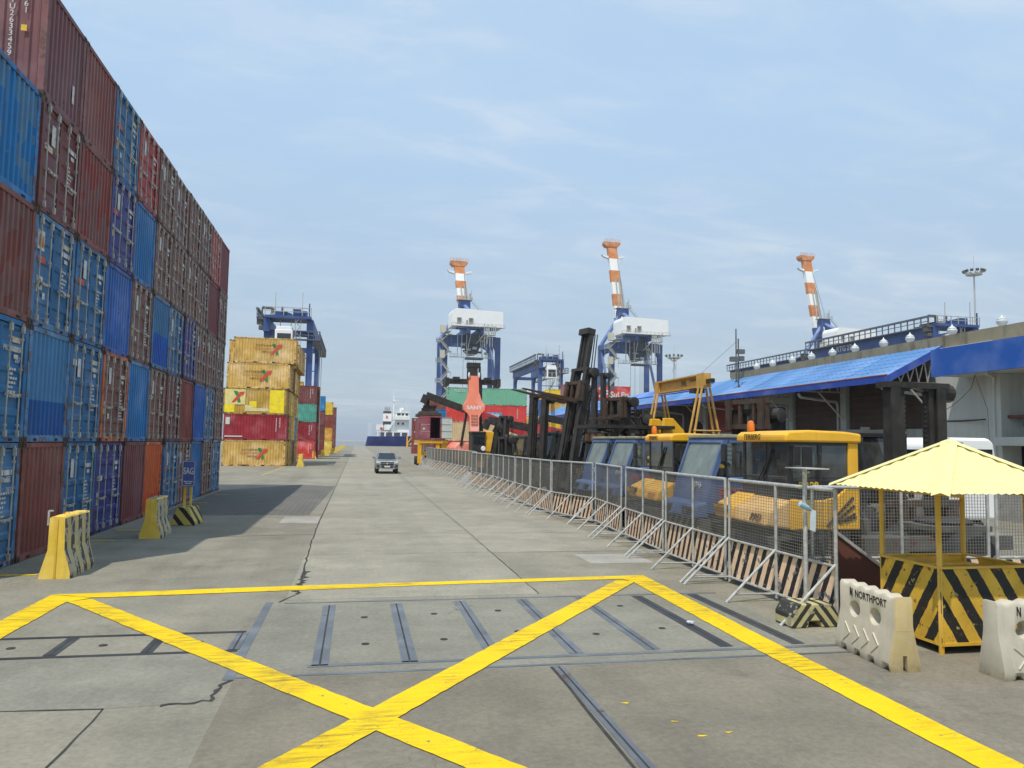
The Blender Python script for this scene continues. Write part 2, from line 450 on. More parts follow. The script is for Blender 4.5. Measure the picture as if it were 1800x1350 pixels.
# ================================================================ ground
def concrete(name, col, tone2, stain=.5, crack=.25, brush=0.0, fine=.22, brick=False):
    t = NT(name); c = t.coords(False)
    big = t.noise(c, .16, 6, .62); mid = t.noise(c, .9, 7, .65); fn = t.noise(c, 14, 5, .7); vf = t.noise(c, 90, 3, .7)
    b = t.mix(t.ramp(big, .35, .68), col, tone2)
    b = t.mix(1.0, b, t.gray(t.ramp(mid, .28, .72, .80, 1.17)), 'MULTIPLY')
    b = t.mix(1.0, b, t.gray(t.ramp(fn, .25, .75, 1-fine, 1+fine)), 'MULTIPLY')
    b = t.mix(1.0, b, t.gray(t.ramp(vf, .25, .75, 1-fine*.9, 1+fine*.9)), 'MULTIPLY')
    # fine pits and grit
    gr = t.noise(c, 38, 4, .75)
    b = t.mix(t.ramp(gr, .64, .72, 0, .55), b, (.07, .064, .052, 1))
    b = t.mix(t.ramp(t.noise(c, 55, 3, .7), .67, .75, 0, .4), b, (.42, .40, .34, 1))
    # tyre-darkened bands along the driving direction
    ln = t.noise(c, 1.0, 5, .6, (.55, .03, 1))
    b = t.mix(t.ramp(ln, .5, .72, 0, stain*.55), b, (.075, .068, .056, 1))
    # oil and water stains
    sn = t.noise(c, .55, 8, .72)
    b = t.mix(t.ramp(sn, .56, .74, 0, stain), b, (.085, .077, .064, 1))
    pt = t.noise(c, 5.5, 8, .75)
    b = t.mix(t.ramp(pt, .68, .74, 0, .6), b, (.045, .042, .038, 1))
    sc2 = t.noise(c, 1.0, 4, .6, (22, 1.2, 1))
    b = t.mix(t.ramp(sc2, .66, .8, 0, .3), b, (.38, .36, .32, 1))
    if crack:
        vo = t.n('ShaderNodeTexVoronoi', feature='DISTANCE_TO_EDGE'); vo.inputs['Scale'].default_value = .42
        ad = t.n('ShaderNodeVectorMath', operation='ADD')
        nz = t.n('ShaderNodeTexNoise'); nz.inputs['Scale'].default_value = 1.3; nz.inputs['Detail'].default_value = 6; t.l(c, nz.inputs['Vector'])
        ms = t.n('ShaderNodeVectorMath', operation='SCALE'); ms.inputs['Scale'].default_value = 1.6; t.l(nz.outputs['Color'], ms.inputs[0])
        t.l(c, ad.inputs[0]); t.l(ms.outputs[0], ad.inputs[1]); t.l(ad.outputs[0], vo.inputs['Vector'])
        k = t.math('MULTIPLY', t.ramp(vo.outputs['Distance'], 0, .006, 1, 0), t.ramp(t.noise(c, .22, 3), .5, .62, 0, crack))
        b = t.mix(k, b, (.03, .028, .025, 1))
    if brick:
        br = t.n('ShaderNodeTexBrick'); br.inputs['Scale'].default_value = 1.0; br.inputs['Mortar Size'].default_value = .018; br.inputs['Brick Width'].default_value = .42; br.inputs['Row Height'].default_value = .21
        br.inputs['Color1'].default_value = (1,1,1,1); br.inputs['Color2'].default_value = (.82,.82,.82,1); br.inputs['Mortar'].default_value = (.45,.45,.45,1); t.l(c, br.inputs['Vector']); b = t.mix(1.0, b, br.outputs['Color'], 'MULTIPLY')
    t.bsdf(b, t.ramp(mid, .3, .7, .78, .95), bump=t.math('ADD', fn, vf), bstr=.35, bdist=.006, spec=.3)
    return t.m
M['ground'] = concrete('weathered_concrete', (.275, .255, .198, 1), (.205, .188, .142, 1), .55, .5)
M['slab_b'] = concrete('brownish_concrete_slab', (.225, .20, .15, 1), (.165, .147, .112, 1), .75, .4)
M['slab_g'] = concrete('grey_concrete_slab', (.25, .238, .19, 1), (.19, .18, .142, 1), .35, .8)
M['slab_l'] = concrete('pale_concrete_lane', (.32, .298, .235, 1), (.25, .232, .182, 1), .35, .2)
M['slab_new'] = concrete('new_concrete_patch', (.36, .34, .30, 1), (.31, .29, .25, 1), .15, 0)
M['asphalt'] = concrete('dark_block_paving', (.185, .178, .155, 1), (.15, .143, .125, 1), .4, 0, fine=.3, brick=True)
M['steelstrip'] = painted('worn_steel_edge', (.16, .175, .19, 1), .5, .4, var=.25, streak=.1, rust=.15, nscale=2)
M['jointtar'] = plain('joint_tar', (.035, .033, .03, 1), .9, 0, .4, 6)

def sheet(name, mat, x0, x1, y0, y1, z):
    m = MB(); m.quad((x0,y0,z), (x1,y0,z), (x1,y1,z), (x0,y1,z))
    return tag(m.build(name, mat, fix=False), kind='structure')
def polysheet(name, mat, pts, z, kind='structure'):
    m = MB(); m.poly([(x, y, z) for x, y in pts])
    return tag(m.build(name, mat, fix=False), kind=kind)
QY = 380.0
g = MB(); g.box(-420, 620, -90, QY, -6, 0)
tag(g.build('ground', M['ground']), kind='structure')
def water():
    t = NT('sea_water'); c = t.coords(False)
    n1 = t.noise(c, .25, 5, .6); n2 = t.noise(c, .03, 4, .6)
    t.bsdf(t.mix(t.ramp(n2, .3, .7), (.045, .075, .085, 1), (.06, .10, .115, 1)), .16, bump=n1, bstr=.5, bdist=.6, spec=.5)
    return t.m
m = MB(); m.quad((-40000, QY-1, -2.2), (40000, QY-1, -2.2), (40000, 50000, -2.2), (-40000, 50000, -2.2))
tag(m.build('sea', water(), fix=False), kind='structure')
m = MB(); m.box(-230, 40, 1180, 1196, -3, 1.2); m.box(-230, 30, 1184, 1192, 1.2, 2.2)
tag(m.build('breakwater', plain('breakwater_stone', (.5,.5,.48,1), .9)), kind='structure')

Z1, Z2, Z3, Z4 = .002, .004, .006, .0075
# slabs of different pours, each one its own sheet
sheet('pavement', M['slab_l'], -1.12, 3.36, 13.9, 375, Z1)
sheet('pavement', M['slab_b'], -1.30, 30, -20, 9.40, Z1)
sheet('pavement', M['slab_g'], -1.31, 6.6, 9.42, 13.70, Z1)
polysheet('pavement', M['slab_g'], [(-12, 8.85), (-3.41, 8.72), (-2.43, 8.64), (-1.44, 8.72), (-1.40, 10.69), (-12, 10.69)], Z1)
polysheet('paving', M['asphalt'], [(-6.9, 29.2), (-1.62, 29.2), (-1.16, 47.0), (-3.2, 48.6), (-6.9, 43.2)], Z1)
sheet('pavement', M['slab_new'], -2.42, -1.17, 26.3, 28.6, Z2)
sheet('pavement', M['slab_new'], 5.4, 6.95, 17.2, 18.65, Z2)
sheet('pavement', M['slab_l'], 3.40, 7.2, 19.2, 60, Z1)

def joint(pts, w, name='pavement_joint', jit=.35, seg=.35, z=Z2, mat=None):
    rnd = random.Random(hash((round(pts[0][0], 2), round(pts[0][1], 2), len(pts))) & 0xffff)
    P = []
    for a, b in zip(pts[:-1], pts[1:]):
        a = V(a); b = V(b); n = max(1, int((b-a).length/seg))
        for i in range(n): P.append(a.lerp(b, i/n))
    P.append(V(pts[-1]))
    mb = MB(); L = []; Rr = []
    for i, p in enumerate(P):
        d = (P[min(i+1, len(P)-1)] - P[max(i-1, 0)]).normalized(); nrm = V((-d.y, d.x))
        o = rnd.uniform(-1, 1)*w*jit
        L.append(p + nrm*(w*.5*rnd.uniform(1-jit, 1+jit)+o)); Rr.append(p - nrm*(w*.5*rnd.uniform(1-jit, 1+jit)-o))
    for i in range(len(P)-1):
        mb.quad((*L[i], z), (*Rr[i], z), (*Rr[i+1], z), (*L[i+1], z))
    return tag(mb.build(name, mat or M['jointtar']), kind='structure')
joint([(-1.12, 375), (-1.12, 60), (-1.15, 26.3), (-1.10, 20.7), (-.95, 14.4), (-1.2, 13.7)], .035, jit=.5)
joint([(-.95, 16.8), (-.97, 14.4)], .09, jit=.8, seg=.12, z=Z3)
joint([(-1.36, 9.42), (-1.42, 8.72), (-1.9, 8.66)], .045, jit=.8, seg=.08, z=Z3)
joint([(-2.43, 8.64), (-2.43, 7.2), (-2.5, 3.5)], .022, jit=.6)
joint([(-12, 8.85), (-3.41, 8.71), (-2.43, 8.64)], .025, jit=.6)
joint([(-12, 22.7), (-4.6, 22.7), (-1.1, 23.3)], .03, jit=.5)
joint([(-1.1, 23.3), (7.0, 23.25)], .018, jit=.5)
joint([(-1.1, 19.2), (7.0, 19.2)], .014, jit=.5)
joint([(3.36, 13.9), (3.44, 24), (3.5, 60)], .02, jit=.5)
joint([(-6.9, 29.2), (-1.6, 29.2)], .035); joint([(-7, 52), (-1.2, 51.5)], .05, jit=.7); joint([(-4.5, 56.8), (-1.2, 56.2)], .06, jit=.8)
joint([(2.44, 9.4), (2.40, 3)], .03, jit=.5, seg=.8, z=Z3)
joint([(-1.2, 4.9), (12, 5.3)], .02, jit=.7)
joint([(-1.1, 33), (7.2, 33)], .02); joint([(-1.1, 70), (7.4, 70)], .04); joint([(-1.1, 95), (7.4, 95)], .06)

M['darkstrip'] = painted('dark_steel_edge', (.055, .06, .065, 1), .6, .3, var=.3, streak=.1, rust=.2, nscale=2)
def strip(x0, x1, y0, y1, groove=None):
    s = MB(); s.quad((x0,y0,Z3), (x1,y0,Z3), (x1,y1,Z3), (x0,y1,Z3))
    if groove == 'y': c = (x0+x1)/2; s.quad((c-.012,y0,Z4), (c+.012,y0,Z4), (c+.012,y1,Z4), (c-.012,y1,Z4), 1)
    if groove == 'x': c = (y0+y1)/2; s.quad((x0,c-.012,Z4), (x1,c-.012,Z4), (x1,c+.012,Z4), (x0,c+.012,Z4), 1)
    return tag(s.build('steel_edge_strip', [M['darkstrip'] if x1 < -1.43 or x0 > 4.9 else M['steelstrip'], M['jointtar']], fix=False), kind='structure')
for i, (x, y0, y1) in enumerate(((-.36, 9.85, 13.35), (.74, 9.85, 13.35), (1.84, 9.95, 13.42), (2.93, 9.95, 13.45), (4.02, 9.98, 13.5), (5.09, 9.98, 13.5), (6.18, 9.98, 13.52))):
    strip(x-.10, x+.10, y0, y1, 'y')
strip(-.5, 6.7, 9.80, 9.90); strip(-1.30, 6.7, 9.46, 9.53); strip(-1.1, 6.7, 13.57, 13.63)
strip(-1.42, -1.30, 9.43, 13.72); strip(2.47, 2.60, 3, 9.40, 'y')
strip(-12, -1.47, 11.66, 11.76, 'x'); strip(-12, -1.44, 10.64, 10.74, 'x')
for x in (-6.1, -4.95, -3.70, -2.56, -1.5): strip(x-.075, x+.075, 10.76, 11.64, 'y')
# lifting eyes sunk into the cover slabs
for x, y in ((.2, 10.8), (.2, 12.4), (1.28, 10.9), (1.3, 12.5), (2.4, 11.2), (2.36, 12.6), (3.5, 10.9), (3.45, 12.5), (4.6, 11.1), (4.5, 12.7), (5.6, 11.0), (-3.2, 11.2), (-2.0, 11.2), (-4.3, 11.2)):
    e = MB(); e.lathe([(.055, Z3), (.055, .009)], (x, y, 0), n=10)
    tag(e.build('lifting_eye', M['jointtar']), kind='structure')
# painted junction box
def jag(pts, step=.12, amp=.008):
    r_ = random.Random(len(pts)*7+int(pts[0][0]*100)); out = []
    for a, b in zip(pts, pts[1:]+pts[:1]):
        a = V(a); b = V(b); n = max(1, int((b-a).length/step)); d = (b-a).normalized(); nn = V((-d.y, d.x))
        for i in range(n): out.append(tuple(a.lerp(b, i/n) + nn*(r_.uniform(-amp, amp) if i else 0)))
    return out
def marking_paint():
    t = NT('road_marking_yellow'); c = t.coords(False)
    n = t.noise(c, 1.2, 6, .65); col = t.mix(t.ramp(n, .3, .7), (.76, .50, .004, 1), (.82, .58, .006, 1))
    fn = t.noise(c, 40, 4, .7); col = t.mix(1.0, col, t.gray(t.ramp(fn, .25, .75, .86, 1.1)), 'MULTIPLY')
    # tyre scuffs and worn spots letting the concrete through
    sk = t.noise(c, 1.0, 7, .7, (1.6, 12, 1)); zone = t.ramp(t.noise(c, .5, 4), .42, .58)
    col = t.mix(t.math('MULTIPLY', t.ramp(sk, .46, .62, 0, .8), zone), col, (.19, .135, .03, 1))
    band = t.ramp(t.noise(c, 1.0, 3, .5, (1.1, .06, 1)), .52, .66, 0, .5)
    col = t.mix(t.math('MULTIPLY', band, t.ramp(t.noise(c, 6, 5, .7), .4, .65)), col, (.22, .16, .04, 1))
    ch = t.noise(c, 9, 8, .72)
    col = t.mix(t.ramp(ch, .63, .645, 0, .9), col, (.17, .155, .12, 1))
    t.bsdf(col, .75, bump=fn, bstr=.25, bdist=.004, spec=.25)
    return t.m
M['mark'] = marking_paint()
ZM = .009
_mz = [0]
def marking(pts):
    _mz[0] += 1
    return polysheet('road_marking', M['mark'], jag(pts), ZM + .0008*_mz[0])
marking([(-5.08, 14.80), (-4.30, 14.44), (-1.0, 14.72), (2.0, 15.0), (5.40, 15.18), (6.03, 15.58), (2.0, 15.30), (-1.03, 15.15)])
marking([(-5.09, 3), (-4.62, 3), (-4.64, 14.08), (-4.34, 14.43), (-5.09, 14.78)])
marking([(5.36, 3), (5.80, 3), (5.86, 9.96), (6.02, 15.56), (5.41, 15.17), (5.53, 14.8), (5.42, 9.96)])
D1a, D1b = V((-4.30, 14.38)), V((2.72, 5.0)); D2a, D2b = V((-1.95, 5.0)), V((5.42, 15.0))
def diag(a, b, w, z):
    d = (b-a).normalized(); n = V((-d.y, d.x))*w/2
    m = MB(); m.poly([(p[0], p[1], z) for p in jag([tuple(a+n), tuple(a-n), tuple(b-n), tuple(b+n)])])
    tag(m.build('road_marking', M['mark']), kind='structure')
diag(V((-4.46, 14.22)), V((2.48, 4.95)), .36, ZM+.0036)
diag(V((-2.02, 4.83)), V((5.42, 14.95)), .38, ZM+.0048)
for x, y, l in ((-6.5, 22.1, .7), (-6.5, 24.6, .7), (-6.45, 16.9, .7), (-6.4, 19.6, .6), (-6.4, 27.2, .6), (-6.4, 34.6, .6), (-6.4, 39.6, .6)):
    sheet('road_marking', M['mark'], x-l/2, x+l/2, y-.06, y+.06, ZM)
for x, y in ((2.9, 8.0), (3.2, 7.4), (3.3, 7.0), (3.6, 7.05)):
    m = MB(); r_ = random.Random(int(x*100))
    m.poly([(x+cos(a*pi/5)*r_.uniform(.01, .07), y+sin(a*pi/5)*r_.uniform(.01, .035), Z3) for a in range(10)])
    tag(m.build('paint_splash', M['mark']), kind='structure')
sheet('road_marking', M['mark'], -6.95, -6.87, 60, 130, ZM)
# ================================================================ containers
CH, CW = 2.591, 2.438
LV = 2.596
CC = {  # paint colours
 'blue': (.013,.135,.31,1), 'steelblue': (.06,.19,.36,1), 'navy': (.022,.03,.20,1), 'royal': (.014,.11,.40,1), 'cobalt': (.012,.155,.38,1),
 'maroon': (.19,.05,.048,1), 'plum': (.20,.075,.075,1), 'brown': (.21,.06,.045,1), 'redbrown': (.25,.05,.035,1), 'dullbrown': (.20,.082,.058,1),
 'red': (.42,.035,.028,1), 'orange': (.55,.12,.03,1), 'brightred': (.60,.05,.04,1), 'crimson': (.30,.018,.03,1), 'tan': (.64,.40,.10,1), 'mustard': (.52,.32,.05,1),
 'yellow': (.80,.56,.03,1), 'amber': (.72,.36,.02,1), 'green': (.20,.48,.32,1), 'teal': (.10,.38,.30,1), 'cream': (.68,.50,.28,1),
 'sky': (.02,.22,.50,1), 'grey': (.3,.32,.33,1), 'rosy': (.30,.07,.09,1), 'mauve': (.32,.10,.12,1)}
def corr(width, pitch, depth):
    # trapezoid corrugation profile along a width: list of (u, d)
    n = max(2, round(width/pitch)); p = width/n; P = [(-width/2, 0)]
    for i in range(n):
        a = -width/2 + i*p
        P += [(a+p*.30, 0), (a+p*.44, -depth), (a+p*.82, -depth), (a+p*.96, 0)]
    P.append((width/2, 0)); return P
_cm = {}
def cbody(L, H, mats):
    key = ('b', L, H)
    if key in _cm: return _cm[key]
    m = MB(); hw = CW/2
    for sgn in (-1, 1):
        pr = corr(L-.32, .275, .036); y = sgn*(hw-.012)
        for (u, d), (u2, d2) in zip(pr[:-1], pr[1:]):
            m.quad((u, y+sgn*d, .16), (u2, y+sgn*d2, .16), (u2, y+sgn*d2, H-.1), (u, y+sgn*d, H-.1))
    m.box(-L/2+.05, L/2-.05, -hw+.03, hw-.03, H-.06, H-.012)
    m.box(-L/2+.05, L/2-.05, -hw+.06, hw-.06, .12, .18)
    _cm[key] = m.mesh('container_body', mats, fix=False); return _cm[key]
def cframe(L, H):
    key = ('f', L, H)
    if key in _cm: return _cm[key]
    m = MB(); hw = CW/2; hl = L/2
    for sx in (-1, 1):
        for sy in (-1, 1):
            x0, x1 = sorted((sx*hl, sx*(hl-.15))); y0, y1 = sorted((sy*hw, sy*(hw-.15)))
            m.box(x0+ (0 if sx<0 else .004)-.002, x1-.002, y0, y1, .118, H-.118)
            cx0, cx1 = sorted((sx*(hl+.006), sx*(hl-.172))); cy0, cy1 = sorted((sy*(hw+.006), sy*(hw-.156)))
            for z0, z1 in ((0, .118), (H-.118, H)):
                m.box(cx0, cx1, cy0, cy1, z0, z1, 1)
                # slotted hole, its shade painted as a dark quad, on the end and side face of the casting
                yc = (cy0+cy1)/2; xe = sx*(hl+.008)
                m.quad((xe, yc-.03, z0+.02), (xe, yc+.03, z0+.02), (xe, yc+.03, z1-.02), (xe, yc-.03, z1-.02), 2)
        x0, x1 = sorted((sx*(hl-.004), sx*(hl-.11)))
        m.box(x0, x1, -hw+.15, hw-.15, H-.112, H-.006)
        m.box(x0, x1, -hw+.15, hw-.15, .012, .158)
        for yy in (-.62, .62):
            xe = sx*(hl-.002); m.quad((xe, yy-.1, .03), (xe, yy+.1, .03), (xe, yy+.1, .09), (xe, yy-.1, .09), 2)
    for sy in (-1, 1):
        y0, y1 = sorted((sy*(hw-.004), sy*(hw-.08)))
        m.box(-hl+.15, hl-.15, y0, y1, .012, .162); m.box(-hl+.15, hl-.15, y0, y1, H-.11, H-.02)
        for xx in ((-.9, .9) if L < 8 else (-1.02, 1.02)):
            ye = sy*(hw-.001); m.quad((xx-.18, ye, .03), (xx+.18, ye, .03), (xx+.18, ye, .14), (xx-.18, ye, .14), 2)
    _cm[key] = m.mesh('container_frame', [M['cframe'], M['casting'], M['voidshade']]); return _cm[key]
def cpanel(L, H, mats, pitch=.235):
    key = ('p', L, H, mats[0].name)
    if key in _cm: return _cm[key]
    m = MB(); x = L/2-.02
    pr = corr(CW-.30, pitch, .045)
    for (u, d), (u2, d2) in zip(pr[:-1], pr[1:]):
        m.quad((x+d, u, .155), (x+d2, u2, .155), (x+d2, u2, H-.108), (x+d, u, H-.108))
    _cm[key] = m.mesh('end_panel', mats, fix=False); return _cm[key]
def cplain_end(L, H, mats):
    key = ('e', L, H)
    if key in _cm: return _cm[key]
    m = MB(); m.quad((-L/2+.03, -CW/2+.1, .1), (-L/2+.03, CW/2-.1, .1), (-L/2+.03, CW/2-.1, H-.1), (-L/2+.03, -CW/2+.1, H-.1))
    _cm[key] = m.mesh('end_panel', mats, fix=False); return _cm[key]
def cdoor(side, L, H, seed, mats):
    # side -1 = leaf on the -y half; markings differ with seed
    key = ('d', side, L, H, seed)
    if key in _cm: return _cm[key]
    r = random.Random(seed*7+side); m = MB(); x = L/2-.045
    y0, y1 = (-CW/2+.158, -.008) if side < 0 else (.008, CW/2-.158)
    zs = .17; ze = H-.13
    # pressed horizontal panels
    n = 5; ph = (ze-zs)/n
    prof = [(zs, 0)]
    for i in range(n):
        a = zs+i*ph
        prof += [(a+ph*.12, 0), (a+ph*.22, -.032), (a+ph*.78, -.032), (a+ph*.88, 0)]
    prof.append((ze, 0))
    for (z, d), (z2, d2) in zip(prof[:-1], prof[1:]):
        m.quad((x+d, y0+.05, z), (x+d, y1-.05, z), (x+d2, y1-.05, z2), (x+d2, y0+.05, z2))
    for a, b in ((y0, y0+.05), (y1-.05, y1)): m.box(x-.045, x+.004, a, b, zs, ze)
    # hinges on the post side
    yo = y0 if side < 0 else y1
    for k in range(4):
        z = zs+.18+k*(ze-zs-.36)/3
        m.box(x-.01, x+.035, yo-.07, yo+.07, z-.035, z+.035, 1)
    xm = x+.008
    def dec(y, z, wy, hz, mi): m.quad((xm, y, z), (xm, y+wy, z), (xm, y+wy, z+hz), (xm, y, z+hz), mi)
    def lines(y, z, rows, mi=2):
        for i in range(rows):
            yy = y
            for j in range(r.randint(2, 4)):
                wv = r.uniform(.04, .13); dec(yy, z-i*.095, wv, .05, mi); yy += wv+.03
    w_ = y1-y0
    if side > 0:
        dec(y0+.40, ze-.55, .13, .11, 2); dec(y0+.56, ze-.55, .26, .11, 2); dec(y0+.86, ze-.55, .07, .11, 2)
        dec(y0+.62, ze-.70, .2, .09, 2)
        lines(y0+.42, ze-.95, r.randint(6, 10))
        if r.random() < .4: dec(y0+.5, ze-.36, .4, .12, 3)
    else:
        if r.random() < .7: dec(y0+.48, ze-.78, .22, .48, 2)
        if r.random() < .6: dec(y0+.12, ze-.50, .28, .16, 2)
        if r.random() < .8: dec(y0+.10, ze-.98, .46, .14, r.choice((3, 4)))
        if r.random() < .5: dec(y0+.12, zs+.62, .13, .36, 3)
        if r.random() < .4: dec(y0+.5, zs+.5, .15, .15, 2)
    _cm[key] = m.mesh('door', mats + [M['cframe'], M['decal'], M['cream'], M['redlogo']], fix=False); return _cm[key]
def crod(L, H, wy):
    key = ('r', L, H, wy)
    if key in _cm: return _cm[key]
    m = MB(); x = L/2+.012
    m.tube((x, wy, .10), (x, wy, H-.06), .017, n=6)
    for z in (.36, 1.0, 1.55, H-.40): m.box(x-.03, x+.022, wy-.03, wy+.03, z-.022, z+.022)
    m.box(x-.02, x+.035, wy-.038, wy+.038, .12, .26); m.box(x-.02, x+.035, wy-.038, wy+.038, H-.27, H-.11)
    s = 1 if wy > 0 else -1
    m.bar((x+.03, wy, 1.02), (x+.03, wy + (-.34 if abs(wy) > .5 else .30)*s, .98), .02, .03)
    m.box(x, x+.05, wy + (-.22*s if abs(wy) > .5 else .16*s), wy + (-.12*s if abs(wy) > .5 else .26*s), .95, 1.02) if s > 0 else m.box(x, x+.05, wy + (.12 if abs(wy) > .5 else -.26), wy + (.22 if abs(wy) > .5 else -.16), .95, 1.02)
    _cm[key] = m.mesh('lock_rod', [M['rod']]); return _cm[key]
RODS = (-.93, -.36, .30, .88)
def container(col, end, loc, label, group, rz=0, L=6.058, H=CH, seed=0, name='shipping_container', rods=True, clean=False, frame=None, cat='container', half=None, panelcol=None):
    c = CC[col] if isinstance(col, str) else col
    j = random.Random(label+str(loc)).uniform(.88, 1.12); c = (c[0]*j, c[1]*j, c[2]*j, 1)
    fc = CC[frame] if frame else c
    pm = M['cpaint_clean'] if clean else M['cpaint']
    t = thing(name, label, cat, loc, rz, group)
    link('body', cbody(L, H, [pm]), t, c)
    link('frame', cframe(L, H), t, fc)
    link('end_panel', cplain_end(L, H, [pm]), t, c)
    if end == 'P':
        link('end_panel', cpanel(L, H, [half or pm]), t, CC[panelcol] if panelcol else c)
    else:
        for sd in (-1, 1):
            d = link('door', cdoor(sd, L, H, seed % 6, [pm]), t, CC[panelcol] if panelcol else c)
            if rods:
                for wy in RODS:
                    if (wy < 0) == (sd < 0): link('lock_rod', crod(L, H, wy), d)
    return t
# end panels with a repainted lower part or patches
def halfpaint(name, zc, low, patch=0.0, pcol=None):
    t = NT(name); c = t.coords()
    base = t.n('ShaderNodeObjectInfo').outputs['Color']
    sep = t.n('ShaderNodeSeparateXYZ'); t.l(t.n('ShaderNodeTexCoord').outputs['Object'], sep.inputs[0])
    n1 = t.noise(c, 1.2, 5, .6)
    b = base
    if low: b = t.mix(t.math('LESS_THAN', sep.outputs[2], zc), b, low)
    if patch:
        pc = t.n('ShaderNodeTexVoronoi', distance='CHEBYCHEV'); pc.inputs['Scale'].default_value = 1.0
        mm = t.n('ShaderNodeVectorMath', operation='MULTIPLY'); mm.inputs[1].default_value = (.01, 3.4, 1.3); t.l(c, mm.inputs[0]); t.l(mm.outputs[0], pc.inputs['Vector'])
        b = t.mix(t.ramp(pc.outputs['Color'], .62-patch*.3, .64-patch*.3, 0, .8), b, pcol)
    b = t.mix(1.0, b, t.gray(t.ramp(n1, .3, .7, .84, 1.14)), 'MULTIPLY')
    st = t.noise(c, 1.0, 4, .6, (9, 9, .5)); b = t.mix(t.ramp(st, .55, .8, 0, .4), b, (.12, .12, .11, 1))
    n3 = t.noise(c, 3.5, 9, .68); b = t.mix(t.ramp(n3, .66, .72, 0, .85), b, RUST)
    t.bsdf(b, .6, spec=.35); return t.m
M['half_a'] = halfpaint('faded_blue_over_bright', .95, (.014, .10, .33, 1))
M['half_b'] = halfpaint('faded_blue_over_royal', 1.25, (.014, .10, .42, 1))
M['patchblue'] = halfpaint('patched_blue', 0, None, .55, (.02, .10, .36, 1))
M['patchblue2'] = halfpaint('greyed_blue', 0, None, .5, (.10, .22, .34, 1))
M['patchred'] = halfpaint('patched_redbrown', 0, None, .6, (.20, .10, .09, 1))
M['patchorange'] = halfpaint('patched_orange', .72, (.60, .07, .02, 1), .25, (.62, .09, .03, 1))

# ---- the tall wall on the left: ends towards the road, (level from the ground)
WX = -7.11; COLW = 2.5
ORD = ['first', 'second', 'third', 'fourth', 'fifth', 'sixth', 'seventh', 'eighth', 'ninth', 'tenth', 'eleventh']
LVN = ['ground level', 'second level', 'third level', 'fourth level', 'top level']
W_ = {  # col: bottom-to-top (colour, end, look, extras)
 'A': [('steelblue','D','weathered blue container with barred doors'), ('blue','D','dull blue container with white code on its door'), ('brown','P','rust brown container with ribbed end'), ('cobalt','P','bright blue container with patchy ribbed end')],
 'B': [('brown','P','brick brown container with plain ribbed end'), ('steelblue','P','faded blue container with bright blue lower band'), ('blue','D','clean blue container with white logo square on door'), ('maroon','D','maroon container with white door labels'), ('plum','P','plum container showing its long numbered side')],
 'C': [('blue','D','blue container with white plate and grey rods'), ('blue','D','chalky blue container with red and white strip'), ('blue','D','blue container with pale lock rods'), ('redbrown','P','patched red brown container with ribbed end'), ('brown','P','brown container with long scratch on ribbed end')],
 'D': [('navy','D','navy container with bright lock rods'), ('dullbrown','D','brown doored container in orange red frame'), ('royal','P','royal blue container with smooth ribbed end'), ('navy','D','dark navy container with white square sticker'), ('blue','D','grimy blue container with pale label')],
 'E': [('maroon','P','dark maroon container with ribbed end'), ('cobalt','P','mid blue container with ribbed end'), ('dullbrown','D','faded brown container with many door labels'), ('cobalt','P','bright blue container with ribbed end'), ('red','D','red container with worn doors')],
 'F': [('orange','P','orange container with red streak on ribbed end'), ('dullbrown','D','dusty brown container with stout rods'), ('steelblue','P','pale blue container painted royal blue below'), ('dullbrown','D','weathered brown doored container'), ('dullbrown','D','grey brown doored container')],
 'G': [('blue','D','deep blue container with white door card'), ('maroon','D','maroon brown container with white tag'), ('blue','D','dim blue container with pale rods'), ('dullbrown','D','drab brown doored container'), ('dullbrown','D','rusty brown doored container')],
 'H': [('brown','D','brown container partly behind the sign'), ('redbrown','P','red brown container with ribbed end'), ('navy','D','navy container with white rods'), ('dullbrown','D','dull brown doored container'), ('dullbrown','D','dark brown doored container')],
 'I': [('cobalt','P','blue ribbed container behind the blue sign'), ('royal','P','clear blue ribbed container'), ('dullbrown','D','faded brown doored container'), ('dullbrown','D','brownish doored container'), ('dullbrown','D','dirty brown doored container')],
 'J': [('dullbrown','D','brown container with white door label'), ('blue','D','blue doored container with light rods'), ('dullbrown','D','ruddy brown doored container'), ('maroon','P','smooth maroon container'), ('red','D','reddish doored container')],
 'K': [('steelblue','D','pale blue container with royal blue corner'), ('dullbrown','D','brown grey doored container'), ('dullbrown','D','rusted brown doored container'), ('maroon','D','maroon doored container'), ('maroon','P','maroon ribbed container at the far corner')]}
rw = random.Random(5)
